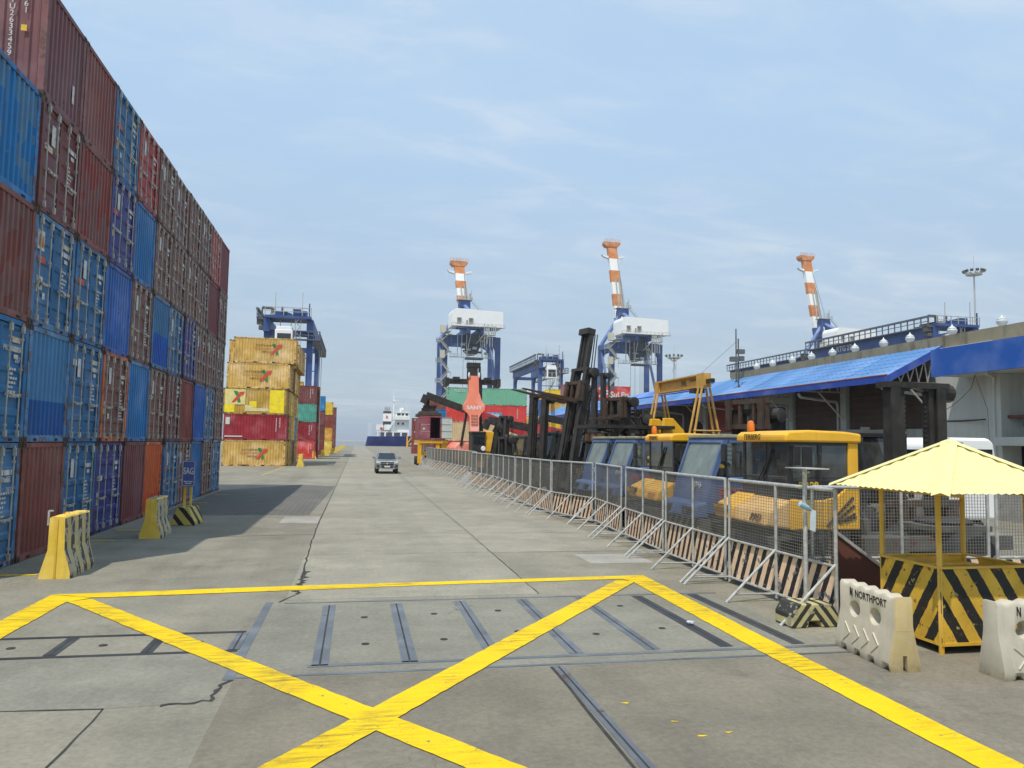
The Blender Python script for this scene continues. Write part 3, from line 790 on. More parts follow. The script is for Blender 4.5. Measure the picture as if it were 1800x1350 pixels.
for ci, key in enumerate('ABCDEFGHIJK'):
    for lv, (col, end, look) in enumerate(W_[key]):
        kw = {}
        if key+str(lv) == 'B1': kw['half'] = M['half_a']
        if key+str(lv) == 'F2': kw['half'] = M['half_b']
        if key+str(lv) == 'A3': kw['half'] = M['patchblue2']
        if key+str(lv) == 'C3': kw['half'] = M['patchred']
        if key+str(lv) == 'A2': kw['half'] = M['patchred']
        if key+str(lv) == 'F0': kw['half'] = M['patchorange']
        if key+str(lv) == 'D1': kw['frame'] = 'orange'
        if key+str(lv) in ('B2',): kw['frame'] = 'steelblue'
        if key+str(lv) == 'K0': kw['frame'] = 'royal'
        where = LVN[lv] if lv < 4 or key != 'A' else LVN[4]
        lab = '%s, %s of the %s stack along the left wall' % (look, where, ORD[ci])
        if len(lab.split()) > 16: lab = '%s, %s, %s stack along left wall' % (look, where, ORD[ci])
        x = WX - 6.058/2 + rw.uniform(-.035, .03); y = 18.4 + COLW*(ci-.5) + rw.uniform(-.012, .012)
        t = container(col, end, (x, y, lv*LV), lab, 'containers stacked in the tall wall on the left', seed=ci*5+lv, **kw)
        fx = 6.058/2
        if key+str(lv) == 'B4':
            for i, ch in enumerate('BRYU2633459'):
                letter(ch, M['decal'], t, (fx-.72, -CW/2-.04, 2.42-i*.155), FRONT, .19, .002)
            for i, ch in enumerate('2261'):
                letter(ch, M['decal'], t, (fx-.44, -CW/2-.04, 2.36-i*.155), FRONT, .19, .002)
            m = MB(); m.quad((fx-.52, -CW/2-.04, 1.42), (fx-.40, -CW/2-.04, 1.42), (fx-.40, -CW/2-.04, 1.56), (fx-.52, -CW/2-.04, 1.56)); m.build('sticker', M['yellowdecal'], t)
            m = MB(); m.quad((fx+.004, .45, .55), (fx+.004, .58, .55), (fx+.004, .58, 1.0), (fx+.004, .45, 1.0)); m.build('sticker', M['decal'], t)
        if key+str(lv) == 'A1':
            letter('PRD 06269 0', M['decal'], t, (fx-.03, .55, 1.95), SIDE_R, .17, .002); letter('267', M['decal'], t, (fx-.03, .8, 1.74), SIDE_R, .17, .002)
        if key+str(lv) == 'A0':
            letter('PRU 06455 1', M['decal'], t, (fx-.03, .55, 1.82), SIDE_R, .17, .002); letter('267', M['decal'], t, (fx-.03, .8, 1.6), SIDE_R, .17, .002)
        if key+str(lv) == 'B2':
            m = MB(); m.quad((fx-.03, -.99, 1.75), (fx-.03, -.62, 1.75), (fx-.03, -.62, 2.2), (fx-.03, -.99, 2.2), 0)
            for k in range(3): m.path([(fx-.027, -.93+k*.1, 1.82), (fx-.027, -.9+k*.1, 2.1), (fx-.027, -.86+k*.1, 1.82)], .012, 4, 1)
            m.build('sticker', [M['decal'], M['orangeletter']], t)
            m = MB(); m.quad((fx-.03, -.9, .86), (fx-.03, -.6, .86), (fx-.03, -.6, 1.16), (fx-.03, -.9, 1.16), 0)
            m.poly([(fx-.027, -.75, .9), (fx-.027, -.65, 1.01), (fx-.027, -.75, 1.12), (fx-.027, -.85, 1.01)], 1); m.build('sticker', [M['decal'], M['blackletter']], t)

# ---- logo painted on the long sides of the tan boxes
def xlogo(t, cx, y, cz, s=1.0, words=True):
    g = MB(); yy = y-.012
    def P(u, w): return (cx+u*s, yy, cz+w*s)
    g.prism([(cx+u*s, cz+w*s) for u, w in ((-.10,.60),(.25,.60),(.42,.38),(.62,-.55),(.32,-.55),(.16,.12),(-.02,.42))], 'y', yy-.002, yy)
    g.build('logo', M['greenletter'], t)
    r = MB(); r.prism([(cx+u*s, cz+w*s) for u, w in ((-.28,-.55),(.02,-.55),(.72,.22),(.80,.10),(.98,.56),(.38,.50),(.50,.42))], 'y', yy-.006, yy-.004)
    r.build('logo', M['redlogo'], t)
    if words:
        letter('COTHONG', M['blackletter'], t, (cx-.75*s, yy, cz+.38*s), FRONT, .30*s, .002, sx=1.25)
        letter('SOUTHERN', M['orangeletter'], t, (cx-.88*s, yy, cz+.05*s), FRONT, .30*s, .002, sx=1.25)
        letter('FREIGHT', M['blackletter'], t, (cx-.55*s, yy, cz-.30*s), FRONT, .27*s, .002, sx=1.15)
M['patchyellow'] = halfpaint('patched_yellow_side', 0, None, .55, (.85, .66, .02, 1))
# ---- first yellow block beside the road
Yb = 80.5 + CW/2
GB = 'containers in the yellow block beside the road'
FR = [('tan', -7.05, 'tan container with arrow logo at the bottom of the yellow block front'), ('crimson', -7.0, 'crimson container above the lowest tan one in the yellow block front'),
      ('mustard', -7.15, 'patchy yellow container with cut off arrow logo in the yellow block front'), ('tan', -6.9, 'tan container with arrow logo second from top of the yellow block front'),
      ('tan', -6.35, 'tan container with arrow logo on top of the yellow block front')]
for lv, (col, xr, lab) in enumerate(FR):
    t = container(col, 'P', (xr-3.029, Yb, lv*LV), lab, GB, clean=True)
    y = -CW/2
    if lv == 0: xlogo(t, .45, y, 1.25, .95)
    if lv == 3: xlogo(t, .35, y, 1.30, 1.0)
    if lv == 4: xlogo(t, .75, y, 1.42, .95)
    if lv == 1:
        m = MB(); m.quad((-2.9, y-.015, .30), (-1.2, y-.015, .30), (-1.2, y-.015, .42), (-2.9, y-.015, .42)); m.quad((-2.85, y-.015, 1.55), (-2.45, y-.015, 1.55), (-2.45, y-.015, 2.25), (-2.85, y-.015, 2.25)); m.build('marking', M['decal'], t)
        for i in range(10):
            m = MB(); m.box(1.98, 2.06, y-.016, y-.012, .9+i*.135, .99+i*.135); m.build('marking', M['decal'], t)
        for i in range(6):
            m = MB(); m.box(2.32, 2.42, y-.016, y-.012, 1.3+i*.17, 1.4+i*.17); m.build('marking', M['decal'], t)
    if lv == 2:
        m = MB()
        for x0, x1, z0, z1, mi in ((-2.85, -.9, .95, 2.46, 0), (1.45, 2.86, .17, 2.47, 1), (-2.86, -1.9, .17, .94, 1), (-.5, .2, .65, 1.3, 1), (-.9, -.2, .3, .9, 2), (-.2, 1.4, .3, .62, 2)):
            m.box(x0, x1, y-.008-mi*.001, y-.004, z0, z1, mi)
        m.build('paint_patch', [plain('cream_patch', (.78,.66,.25,1), .6), plain('bright_yellow_patch', (.90,.70,.02,1), .5), plain('pale_patch', (.74,.62,.30,1), .6)], t)
        xlogo(t, -1.95, y-.012, 1.7, 1.0, False)
RC = [['tan','mustard','tan','mustard','dullbrown'], ['mustard','tan','yellow','maroon','tan'], ['maroon','yellow','tan','yellow','tan'], ['mustard','sky','mustard','tan','mustard'], ['tan','mustard','tan','mustard','tan']]
for r_ in range(5):
    for lv in range(5):
        col = RC[r_][lv]
        nm = {'dullbrown': 'brown', 'sky': 'blue'}.get(col, col)
        x = (-6.95, -6.95, -7.05, -6.9, -6.4)[lv] - 3.029 - (.75 if (r_, lv) == (0, 4) else 0)
        container('tan' if (r_, lv) == (0, 4) else col, 'D' if (r_+lv) % 2 else 'P', (x, Yb + 2.5*(r_+1), lv*LV), '%s container end, %s, row %s behind the front of the yellow block' % (nm if (r_, lv) != (0, 4) else 'tan', LVN[lv], ORD[r_+1]), GB, seed=r_*3+lv, rods=False)
# ---- stacks further along the left side
def stack(cols, xr, y, group, labs, end='P', L=6.058, H=CH, rz=0, clean=True):
    out = []
    z = 0
    for lv, col in enumerate(cols):
        h = H[lv] if isinstance(H, (list, tuple)) else H
        out.append(container(col, end, (xr - L/2 + (0), y, z), labs[lv], group, L=L, H=h, clean=clean, rods=False, seed=lv, rz=rz)); z += h+.005
    return out
G2 = 'containers stacked further down the left side'
N4 = ['bottom', 'second', 'third', 'top']
def lbl(cols, where): return ['%s container, %s of the stack %s' % ({'brightred': 'bright red', 'sky': 'blue', 'crimson': 'dark red'}.get(c, c), N4[i] if len(cols) == 4 else (['bottom','middle','top'][i] if len(cols) == 3 else LVN[i]), where) for i, c in enumerate(cols)]
s2 = stack(['brightred','crimson','teal','maroon'], -5.75, 112+1.2, G2, lbl(['brightred','crimson','green','maroon'], 'just beyond the yellow block'))
for t in (s2[0], s2[1], s2[3]):
    for i in range(7):
        m = MB(); m.box(2.1, 2.2, -CW/2-.02, -CW/2-.012, .8+i*.2, .92+i*.2); m.build('marking', M['decal'], t)
        if i > 2:
            m = MB(); m.box(2.4, 2.5, -CW/2-.02, -CW/2-.012, .8+i*.2, .92+i*.2); m.build('marking', M['decal'], t)
stack(['maroon','brightred','brown','dullbrown'], -5.5, 114.9+.2, G2, lbl(['maroon','red','brown','dark brown'], 'behind the red and green stack'))
stack(['redbrown','brown','brown','sky'], -5.65, 139.5, G2, lbl(['red brown','brown','rust brown','sky'], 'under the far crane leg'))
stack(['yellow','amber','redbrown','yellow'], -4.95, 161, G2, lbl(['yellow','amber','red brown','yellow'], 'with a yellow top far down the left side'))
stack(['maroon','brown','maroon','brown'], -4.9, 186, G2, lbl(['maroon','brown','maroon','brown'], 'at the far end of the left side'))

# ---- containers on the right behind the machinery yard
G3 = 'containers stacked behind the machinery yard'
r1 = stack(['brightred','cream','brightred','green'], 25.5, 115+1.2, G3, ['bright red long container at the bottom behind the machinery yard', 'cream long container between two red ones behind the machinery yard', 'bright red long container with white lettering on a blue band', 'pale green long container on top of the stack behind the red boom'], L=12.19, H=(2.9, 2.9, 2.59, 2.59))
y = -CW/2
letter('FLSCO', M['decal'], r1[3], (-4.3, y-.02, 2.05), FRONT, .55, .004, bold=.02)
m = MB(); m.box(-2.4, 2.2, y-.045, y-.04, .72, 1.5); m.build('band', plain('blue_band', (.10,.30,.50,1), .6), r1[2])
letter('Trans - Asia', M['decal'], r1[2], (-.1, y-.05, 1.1), FRONT, .8, .004, bold=.03)
for i in range(8):
    m = MB(); m.box(4.6, 4.72, y-.02, y-.012, .6+i*.2, .72+i*.2); m.build('marking', M['decal'], r1[2])
stack(['maroon','brown','sky'], 0, 0, G3, ['maroon container at the bottom under the sky blue one', 'brown container in the middle under the sky blue one', 'sky blue container end beside the long green and red stack'], rz=R(-90))
for o in list(COL.objects):
    if o.get('group') == G3 and o.parent is None and o.rotation_euler.z != 0: o.location = (13.0, 123, o.location.z)
stack(['maroon','maroon','redbrown','brown'], 17.4, 133, G3, lbl(['maroon','plum','dark red','brown'], 'far behind the sky blue container'))
st = stack(['redbrown','redbrown','redbrown'], 17.9, 170, G3, lbl(['red brown','rust red','brick red'], 'left of the lifted open container'))
for t in st:
    m = MB(); m.box(-2.6, -1.0, y-.02, y-.012, 2.0, 2.3); m.build('marking', M['decal'], t)
LQ = ['bottom', 'second', 'third', 'fourth', 'top']
a = stack(['tan','yellow','mustard','tan','mauve'], 41.0, 129, G3, ['%s container, %s of the tan stack left of the red logo box' % (c, LQ[i]) for i, c in enumerate(['tan','yellow','mustard','tan','mauve'])])
xlogo(a[3], 1.4, y, 1.3, 1.0, False); xlogo(a[1], -1.0, y, 1.3, .9, False)
for i in range(9):
    m = MB(); m.box(1.9, 2.0, y-.02, y-.012, .6+i*.18, .7+i*.18); m.build('marking', M['decal'], a[4])
b = stack(['maroon','tan','mauve','redbrown','brightred'], 47.2, 129.6, G3, ['%s container, %s of the stack with the red logo box' % (c, LQ[i]) for i, c in enumerate(['maroon','tan','mauve','brown','red'])])
letter('SuLPo', M['decal'], b[4], (1.05, y-.02, 1.05), FRONT, 1.35, .004, bold=.03)
m = MB()
for s_ in (((-2.7, 2.2), (-1.0, 1.05)), ((-2.75, .65), (-1.1, 1.75))):
    m.bar((s_[0][0], y-.02, s_[0][1]), (s_[1][0], y-.02, s_[1][1]), .01, .42)
m.bar((-1.2, y-.02, 1.0), (.1, y-.02, .35), .01, .2); m.build('logo', M['decal'], b[4])
stack(['tan','mustard','yellow','tan','yellow'], 0, 0, G3, ['%s container end, %s of the narrow yellow stack' % (c, LQ[i]) for i, c in enumerate(['tan','mustard','yellow','tan','yellow'])], rz=R(-90))
for o in list(COL.objects):
    if o.get('group') == G3 and o.parent is None and o.rotation_euler.z != 0 and abs(o.location.y) < 1: o.location = (36.6, 143, o.location.z)
stack(['tan','mustard','tan'], 35.0, 141, G3, ['%s container, %s behind the tall forklift masts' % (c, LQ[i]) for i, c in enumerate(['tan','mustard','ochre'])])
stack(['crimson','mustard','tan','sky'], 0, 0, G3, ['%s container end, %s, right of the narrow yellow stack' % (c, LQ[i]) for i, c in enumerate(['dark red','mustard','tan','blue'])], rz=R(-90))
for o in list(COL.objects):
    if o.get('group') == G3 and o.parent is None and o.rotation_euler.z != 0 and abs(o.location.y) < 1: o.location = (39.3, 145, o.location.z)
stack(['tan','tan','mustard','amber'], 56.5, 131, G3, ['%s container, %s of the yellow stack above the blue canopy' % (c, LQ[i]) for i, c in enumerate(['tan','pale tan','mustard','amber'])])
stack(['mustard','tan','tan','tan'], 63.0, 131, G3, ['%s container, %s of the tan stack behind the hoist frame' % (c, LQ[i]) for i, c in enumerate(['mustard','sandy','light tan','tan'])])
# ================================================================ quay cranes, yard gantries, ship, light masts
def rail(m, pts, h=1.1, r=.04, posts=2.0, mi=0, mid=True):
    for a, b in zip(pts[:-1], pts[1:]):
        a = V(a); b = V(b); up = V((0,0,h))
        m.bar(a+up, b+up, r*2, mi=mi)
        if mid: m.bar(a+up*.5, b+up*.5, r*1.6, mi=mi)
        n = max(1, int((b-a).length/posts))
        for i in range(n+1):
            p = a.lerp(b, i/n); m.bar(p, p+up, r*2, mi=mi)
def sts(loc, boomtop, label, lean=-3.0, apex=70.0):
    t = thing('quay_crane', label, 'crane', loc, R(3), 'ship to shore cranes on the quay')
    B = M['blue']; GY = M['cranegrey']; hx = 12.3; gy = 15.0
    for x in (-hx, hx):
        for yv in (0, gy):
            m = MB(); m.box(x-1.15, x+1.15, yv-.8, yv+.8, 1.6, 51); m.box(x-2.6, x+2.6, yv-.7, yv+.7, 0, 1.6)
            m.build('leg', B, t)
        m = MB(); m.bar((x, 1, 22), (x, gy-1, 49), .9, 1.0); m.build('brace', M['bluelight'], t)
        m = MB(); m.box(x-.9, x+.9, .8, gy-.8, 16, 18); m.box(x-.9, x+.9, .8, gy-.8, 48.6, 50.8); m.build('side_beam', B, t)
    for yv in (0, gy):
        m = MB(); m.box(-hx+1.15, hx-1.15, yv-1, yv+1, 47.8, 51.2)
        # curved haunches where beam and leg meet
        for s in (-1, 1):
            m.prism([(s*(hx-1.15), 47.8), (s*(hx-1.15), 44.6), (s*(hx-2.0), 46.6), (s*(hx-4.2), 47.8)], 'y', yv-.9, yv+.9)
        m.build('portal_beam', B, t)
    m = MB()
    for x in (-3.2, 3.2): m.box(x-.7, x+.7, -9, gy+6, 51.2, 54.2)
    m.box(-8, 9, -8.6, -3, 53.4, 54.2); m.build('girder', B, t)
    # machinery house
    h = MB(); h.prism([(-10.6,54.3),(12.6,54.3),(12.6,61.6),(-9.0,62.2),(-10.2,61.5),(-10.6,60.2)], 'y', -8.8, 2.6)
    hs = h.build('machinery_house', M['cranewhite'], t)
    d = MB()
    for x in (-7.6, -2.3): d.box(x-.9, x+.9, -8.92, -8.82, 55.2, 57.6); d.box(x-.9, x+1.0, -9.5, -8.82, 57.6, 58)
    d.box(-4.4, -3.6, -8.92, -8.82, 55, 57); d.build('house_door', plain('house_door_grey', (.35,.33,.28,1), .6), hs)
    m = MB(); m.box(-11.2, 13.2, -10.3, -8.9, 54.0, 54.2); rail(m, [(-11.2,-10.2,54.2),(13.2,-10.2,54.2)], 1.2, .06)
    m.box(-13.6, -11.2, -10.3, -2, 51.4, 51.6); rail(m, [(-13.5,-10.2,51.6),(-11.3,-10.2,51.6)], 1.2, .06)
    m.build('walkway', GY, t)
    # stair tower on the landward left leg
    m = MB(); y0 = -2.0; z = 2.0; k = 0
    while z < 50:
        z2 = min(z+4.6, 51.4); xa, xb = (-hx-2.4, -hx+1.6) if k % 2 == 0 else (-hx+1.6, -hx-2.4)
        yy = y0 - (0 if k % 2 == 0 else .0)
        for dy in (-.5, .4): m.bar((xa, yy+dy, z), (xb, yy+dy, z2), .2, .55); m.bar((xa, yy+dy, z+1.25), (xb, yy+dy, z2+1.25), .18)
        px = xb; s = 1 if k % 2 == 0 else -1
        m.box(px-.2 if s > 0 else px-2.0, px+1.0 if s > 0 else px+.2, yy-1.0, yy+.9, z2-.4, z2)
        if s < 0: rail(m, [(px+.2,yy-.95,z2),(px-1.9,yy-.95,z2),(px-1.9,yy+.8,z2)], 1.3, .09, 1)
        m.bar((px+(.9 if s > 0 else -1.9), yy, z), (px+(.9 if s > 0 else -1.9), yy, z2), .1)
        z = z2; k += 1
    m.build('stair_tower', GY, t)
    for b_ in ((-hx-2.6, -hx-.2, -3.2, -1.0, 51.6, 55.2), (-hx-2.4, -hx-.4, -3.0, -1.0, 40.3, 43.8)):
        m = MB(); m.box(*b_); m.build('electrical_cabinet', M['beige'], t)
    # trolley, operator cab and hanging service gear under the girder
    m = MB(); r_ = random.Random(int(loc[0]))
    m.box(-3.4, 3.8, -5, 5, 46.8, 51.2, 1); m.prism([(-3.2,46.8),(3.4,46.8),(2.0,42.6),(-1.2,42.0)], 'y', -4, 3, 1)
    for i in range(26):
        x, z = r_.uniform(-5.2, 6.2), r_.uniform(42, 51); w = r_.uniform(.3, 1.4)
        m.box(x-w, x+w, -5.6+r_.uniform(0,2), -4+r_.uniform(0,2), z, z+r_.uniform(.3, 1.2), i % 2)
    for x in (-7.5, -5.6, -3.4, 3.8, 5.6, 7.4): m.box(x-.14, x+.14, -5.8, -5.5, 40.8, 51)
    m.bar((-3.4,-5.7,41), (-1.6,-5.7,51), .3); m.bar((3.8,-5.7,41), (2.4,-5.7,51), .3)
    m.box(-hx+1.2, 8.2, -6.2, -4.8, 40.5, 40.8); rail(m, [(-hx+1.2,-6.1,40.8),(8.2,-6.1,40.8)], 1.2, .07)
    m.box(-3.5, 4.2, -6.6, -2, 39.9, 40.6, 1)
    m.build('trolley', [GY, plain('trolley_dark', (.05,.055,.07,1), .7)], t)
    m = MB(); m.box(3.4, 8.8, -10.6, -9, 50.4, 50.7)
    for x in (3.6, 4.5, 5.6, 7.0, 7.9, 8.6): m.bar((x,-10.5,50.6), (x,-10.5,50.6+r_.uniform(3,5)), .34)
    for x in (3.8, 5.0, 6.2, 7.4): m.bar((x,-10.2,44.5+r_.uniform(0,2)), (x,-10.2,50.4), .25)
    m.box(4.2, 6.2, -10.4, -9.2, 52.3, 53.6); m.bar((3.4,-10,50.5), (1.0,-6,47), .3); rail(m, [(3.4,-10.6,50.7),(8.8,-10.6,50.7)], 1.2, .06)
    m.build('service_platform', GY, t)
    # pylon
    ax, ay, az = -1.2, gy-1, apex
    for p in ((-hx, gy, 51), (hx-1, gy, 51), (.6, 3, 62)):
        m = MB(); m.tube(p, (ax+(p[0])*.06, ay, az-2.4), .95, n=12); m.build('pylon_tube', M['bluelight'], t)
    m = MB(); m.prism([(ax-2.6, az), (ax+2.8, az), (ax+1.6, az-3.4), (ax-1.8, az-3.4)], 'y', ay-1.6, ay+1.6)
    for x in (-2.6, 2.2): m.box(ax+x, ax+x+.5, ay-2, ay+2, az-8, az-1)
    m.build('pylon_head', B, t)
    m = MB(); m.box(ax-3.6, ax+3.6, ay-2.4, ay+2.4, az, az+.2); rail(m, [(ax-3.6,ay-2.4,az+.2),(ax+3.6,ay-2.4,az+.2),(ax+3.6,ay+2.4,az+.2)], 1.3, .06)
    m.tube((ax+2.6, ay, az+.2), (ax+2.6, ay, az+3.6), .5); m.bar((ax+3.4,ay,az+.2), (ax+3.4,ay,az+5.2), .25); m.bar((ax,ay,az), (ax,ay,az+4), .12)
    m.bar((ax+3, ay-2, az-.5), (ax+9, ay-2, az-6.6), .3, .4); m.bar((ax+3, ay-2, az+.9), (ax+9, ay-2, az-5.2), .12); m.box(ax+8.4, ax+10.4, ay-3, ay-1, az-7, az-6.6); rail(m, [(ax+8.4,ay-3,az-6.6),(ax+10.4,ay-3,az-6.6)], 1.2, .05, 1)
    m.build('pylon_platform', GY, t)
    # raised boom, banded white and orange above the blue root
    p0 = V((1.2, gy+4, 50)); p1 = V((1.2+lean, gy+4+9, boomtop)); d = p1-p0
    zb = 66.5; n = 6; mats = [B, M['cranewhite'], M['craneorange']]
    m = MB(); hw, hd = 2.45, 1.2
    def seg(z0, z1, mi, w=1.0):
        a = p0 + d*((z0-50)/d.z); b = p0 + d*((z1-50)/d.z)
        vs = []
        for c in (a, b): vs += [(c.x-hw*w, c.y-hd, c.z), (c.x+hw*w, c.y-hd, c.z), (c.x+hw*w, c.y+hd, c.z), (c.x-hw*w, c.y+hd, c.z)]
        m.add(vs, [(3,2,1,0),(4,5,6,7),(0,1,5,4),(1,2,6,5),(2,3,7,6),(3,0,4,7)], mi)
    step = (boomtop-2.6-zb)/6.0
    seg(50, zb, 0)
    for i in range(6): seg(zb+i*step+.003, zb+(i+1)*step, 1 if i % 2 == 0 else 2)
    bo = m.build('boom', mats, t)
    m = MB(); a = p0 + d*((zb-50-4)/d.z); b = p0 + d*((zb+3.3*step-50)/d.z)
    for x, w_ in ((-.4, .5), (1.5, .55), (2.4, .4)): m.bar((a.x+x, a.y-1.8, a.z), (b.x+x*.9, b.y-1.6, b.z), w_, .5)
    m.build('boom_tie', M['trol'] if 'trol' in M else M['cranegrey'], t)
    m = MB(); c = p1
    m.prism([(c.x-3.0, c.z-2.6), (c.x+3.0, c.z-2.6), (c.x+4.3, c.z-1.3), (c.x+4.3, c.z), (c.x-4.3, c.z), (c.x-4.3, c.z-1.3)], 'y', c.y-2, c.y+2)
    rail(m, [(c.x-4.5,c.y-2.1,c.z),(c.x+4.5,c.y-2.1,c.z)], 1.2, .06, 1.4); m.bar((c.x-.6,c.y,c.z), (c.x-.6,c.y,c.z+2.4), .1); m.bar((c.x+.8,c.y,c.z), (c.x+.8,c.y,c.z+2.8), .1)
    m.build('boom_head', M['craneorange'], t)
    m = MB(); q = p0 + d*((boomtop-2.6-step*.9-50)/d.z)
    for s in (-1, 1):
        m.prism([(q.x+s*2.7, q.z+.6), (q.x+s*6.2, q.z+1.2), (q.x+s*5.4, q.z+.2), (q.x+s*2.7, q.z-.6)], 'y', q.y-1, q.y+1)
        m.bar((q.x+s*5.6, q.y, q.z+.3), (q.x+s*(6.6 if s < 0 else 5.0), q.y, q.z-1.8), .12)
    m.build('boom_outrigger', M['cranewhite'], t)
    m = MB()
    for x in (.9, 1.5): m.tube((ax+x, ay, az+1), (p1.x+2.6, p1.y, boomtop-3), .06, n=4)
    for x in (-4.6, -2.4, .2, 1.2): m.tube((x, -4.5, 16), (x, -4.5, 40.5), .07, n=4)
    m.build('hoist_rope', M['cable'], t)
    return t
sts((50.2, 345, 0), 92, 'leftmost quay crane, banded boom shorter than the others and raised')
sts((129.6, 345, 0), 107, 'middle quay crane with the tallest raised orange and white boom')
sts((241, 345, 0), 107, 'rightmost quay crane, its banded boom rising over the warehouse roof')

def rtg(loc, W, S, H, label, name=None, cab=(.42, .0), stairs=False):
    t = thing('yard_gantry_crane', label, 'crane', loc, 0, 'rubber tyred gantry cranes in the yard')
    B = M['blue']; G = M['cranegrey']
    for yv in (0, S):
        for x in (0, W):
            m = MB(); m.box(x-.45, x+.45, yv-.55, yv+.55, 1.4, H-.503); m.build('leg', B, t)
            m = MB(); m.lathe([(.2,-.3),(.72,-.3),(.78,-.2),(.78,.2),(.72,.3),(.2,.3)], (x, yv, .78), 'y', 14); m.build('wheel', M['black'], t)
        m = MB(); m.box(.45, W-.45, yv-.4, yv+.4, 1.5, 2.3); m.bar((.4,yv,H*.5), (W-.4,yv,H*.5), .16); m.bar((.4,yv,H*.78), (W-.4,yv,H*.78), .16)
        m.box(.45, W-.45, yv-.4, yv+.4, H-1.0, H-.1); m.build('cross_beam', B, t)
    for x in (0, W):
        m = MB(); m.box(x-.5, x+.5, -1.2, S+1.2, H-.5, H+1.5)
        for yv in (0.9, S-.9):
            s = 1 if yv < S/2 else -1; m.prism([(yv-s*.3, H), (yv+s*2.2, H), (yv-s*.3, H-2.4)], 'x', x-.4, x+.4)
        m.build('girder', B, t)
    m = MB()
    m.box(-1.5, -.5, -1.2, S+1.2, H+1.3, H+1.45); rail(m, [(-1.45,-1.2,H+1.45),(-1.45,S+1.2,H+1.45)], 1.5, .07, 1.5)
    m.bar((-1.45,-1.2,H+2.95), (-1.45,S+1.2,H+2.95), .4, .3)
    m.box(W+.5, W+1.5, -1.2, S+1.2, H-1.6, H-1.45); rail(m, [(W+1.45,-1.2,H-1.45),(W+1.45,S+1.2,H-1.45)], 1.2, .06, 1.5)
    m.box(W*.7, W+1.6, -1.9, -.6, H-1.7, H-1.55); rail(m, [(W*.7,-1.85,H-1.55),(W+1.6,-1.85,H-1.55)], 1.2, .06, 1.3)
    m.build('walkway', M['rtgdark'], t)
    # trolley with machinery on top
    cy = cab[1]*10; r_ = random.Random(int(loc[0]*3+loc[1]))
    m = MB(); m.box(-.2, W+.2, cy-2.2, cy+2.8, H+1.5, H+1.9, 0); rail(m, [(-.2,cy-2.2,H+1.9),(W+.2,cy-2.2,H+1.9)], 1.2, .05, 1.3, 2)
    for i in range(12):
        x = r_.uniform(.3, W-.5); w_ = r_.uniform(.25, .7); m.box(x-w_, x+w_, cy-1.6+r_.uniform(0,2), cy+.6+r_.uniform(0,1.5), H+1.9, H+2.1+r_.uniform(.1, .8), r_.choice((0, 0, 1, 2)))
    m.box(W*.6, W*.78, cy-1.8, cy+.5, H+1.9, H+3.0, 0)
    m.bar((W*.34,cy-1,H+1.9), (W*.34,cy-1,H+3.4), .25, mi=0); m.bar((W*.2,cy-2,H+1.9), (W*.2,cy-2,H+5.4), .09, mi=2); m.bar((W*.82,cy-2,H+1.9), (W*.82,cy-2,H+5.6), .09, mi=2); m.bar((W-.1,cy-2,H+1.9), (W-.1,cy-2,H+3.9), .18, mi=0)
    m.build('trolley', [B, plain('trolley_black', (.03,.03,.035,1), .7), G], t)
    m = MB(); m.bar((-.8,-.5,H+1.4), (-.8,-.5,H+3.2), .22); m.bar((-.8,-.5,H+3.2), (.7,-.5,H+3.2), .25, .4); m.bar((.7,-.5,H+3.2), (.7,-.5,H+1.4), .4)
    m.box(-1.5, -.6, -1, 0, H+.6, H+1.7); m.box(-1.2, -.55, -.9, .1, H-.2, H+.4); m.build('cable_reel', M['chassis'], t)
    cx = W*cab[0]
    c = MB(); c.box(cx-1.3, cx+1.3, cy-2.6, cy+.2, H-3.2, H-.3); c.box(cx-1.15, cx+1.15, cy-2.5, cy+.1, H-.3, H+.2)
    co = c.build('operator_cab', M['cranewhite'], t, bevel=.08)
    c = MB(); c.box(cx-.95, cx+1.05, cy-2.64, cy-2.58, H-1.7, H-.9); c.box(cx-.95, cx-.02, cy-2.64, cy-2.58, H-2.8, H-1.8); c.box(cx+.1, cx+1.05, cy-2.64, cy-2.58, H-2.8, H-1.8); c.box(cx-1.34, cx-1.28, cy-2.2, cy-.5, H-2.6, H-1.0)
    c.build('cab_window', M['glassdark'], co)
    c = MB()
    for i in range(9): c.bar((cx+1.8+(.5 if i % 2 else -.1), cy-1.8, H-5+i*.75), (cx+1.8+(-.1 if i % 2 else .5), cy-1.8, H-4.25+i*.75), .12)
    c.bar((cx+1.6,cy-1.8,H-5), (cx+1.6,cy-1.8,H+1.6), .1); c.bar((cx+2.4,cy-1.8,H-5), (cx+2.4,cy-1.8,H+1.6), .1)
    c.build('cab_ladder', G, t)
    st = MB()
    st.bar((W+.9,S*.5,1),(W+.9,S*.5,H-1),.1); st.bar((W+1.3,S*.5,1),(W+1.3,S*.5,H-1),.1)
    for i in range(5 if stairs else 0):
        a, b = (W+.6, W+2.6) if i % 2 == 0 else (W+2.6, W+.6)
        z0 = 2+i*(H-4)/5; z1 = 2+(i+1)*(H-4)/5
        st.bar((a,S*.5,z0), (b,S*.5,z1), .5, .25); st.bar((a,S*.5-.4,z0+1.1), (b,S*.5-.4,z1+1.1), .07)
    st.build('stair', G, t)
    m = MB()
    for x in (cx-.8, cx+.8): m.tube((x,cy,H-8), (x,cy,H+1.5), .05, n=4)
    m.box(cx-3, cx+3, cy-.6, cy+.6, H-8.6, H-8); m.build('spreader', M['safety'], t)
    if name:
        for w_, yy in zip(name.split(), (22.9, 20.4)): letter(w_, M['decal'], t, (-.52, yy, H+.5), SIDE_L, 1.5, .01, bold=.02)
    return t
rtg((-14.0, 122, 0), 6.4, 23, 19.6, 'blue yard gantry crane above the yellow block at left')
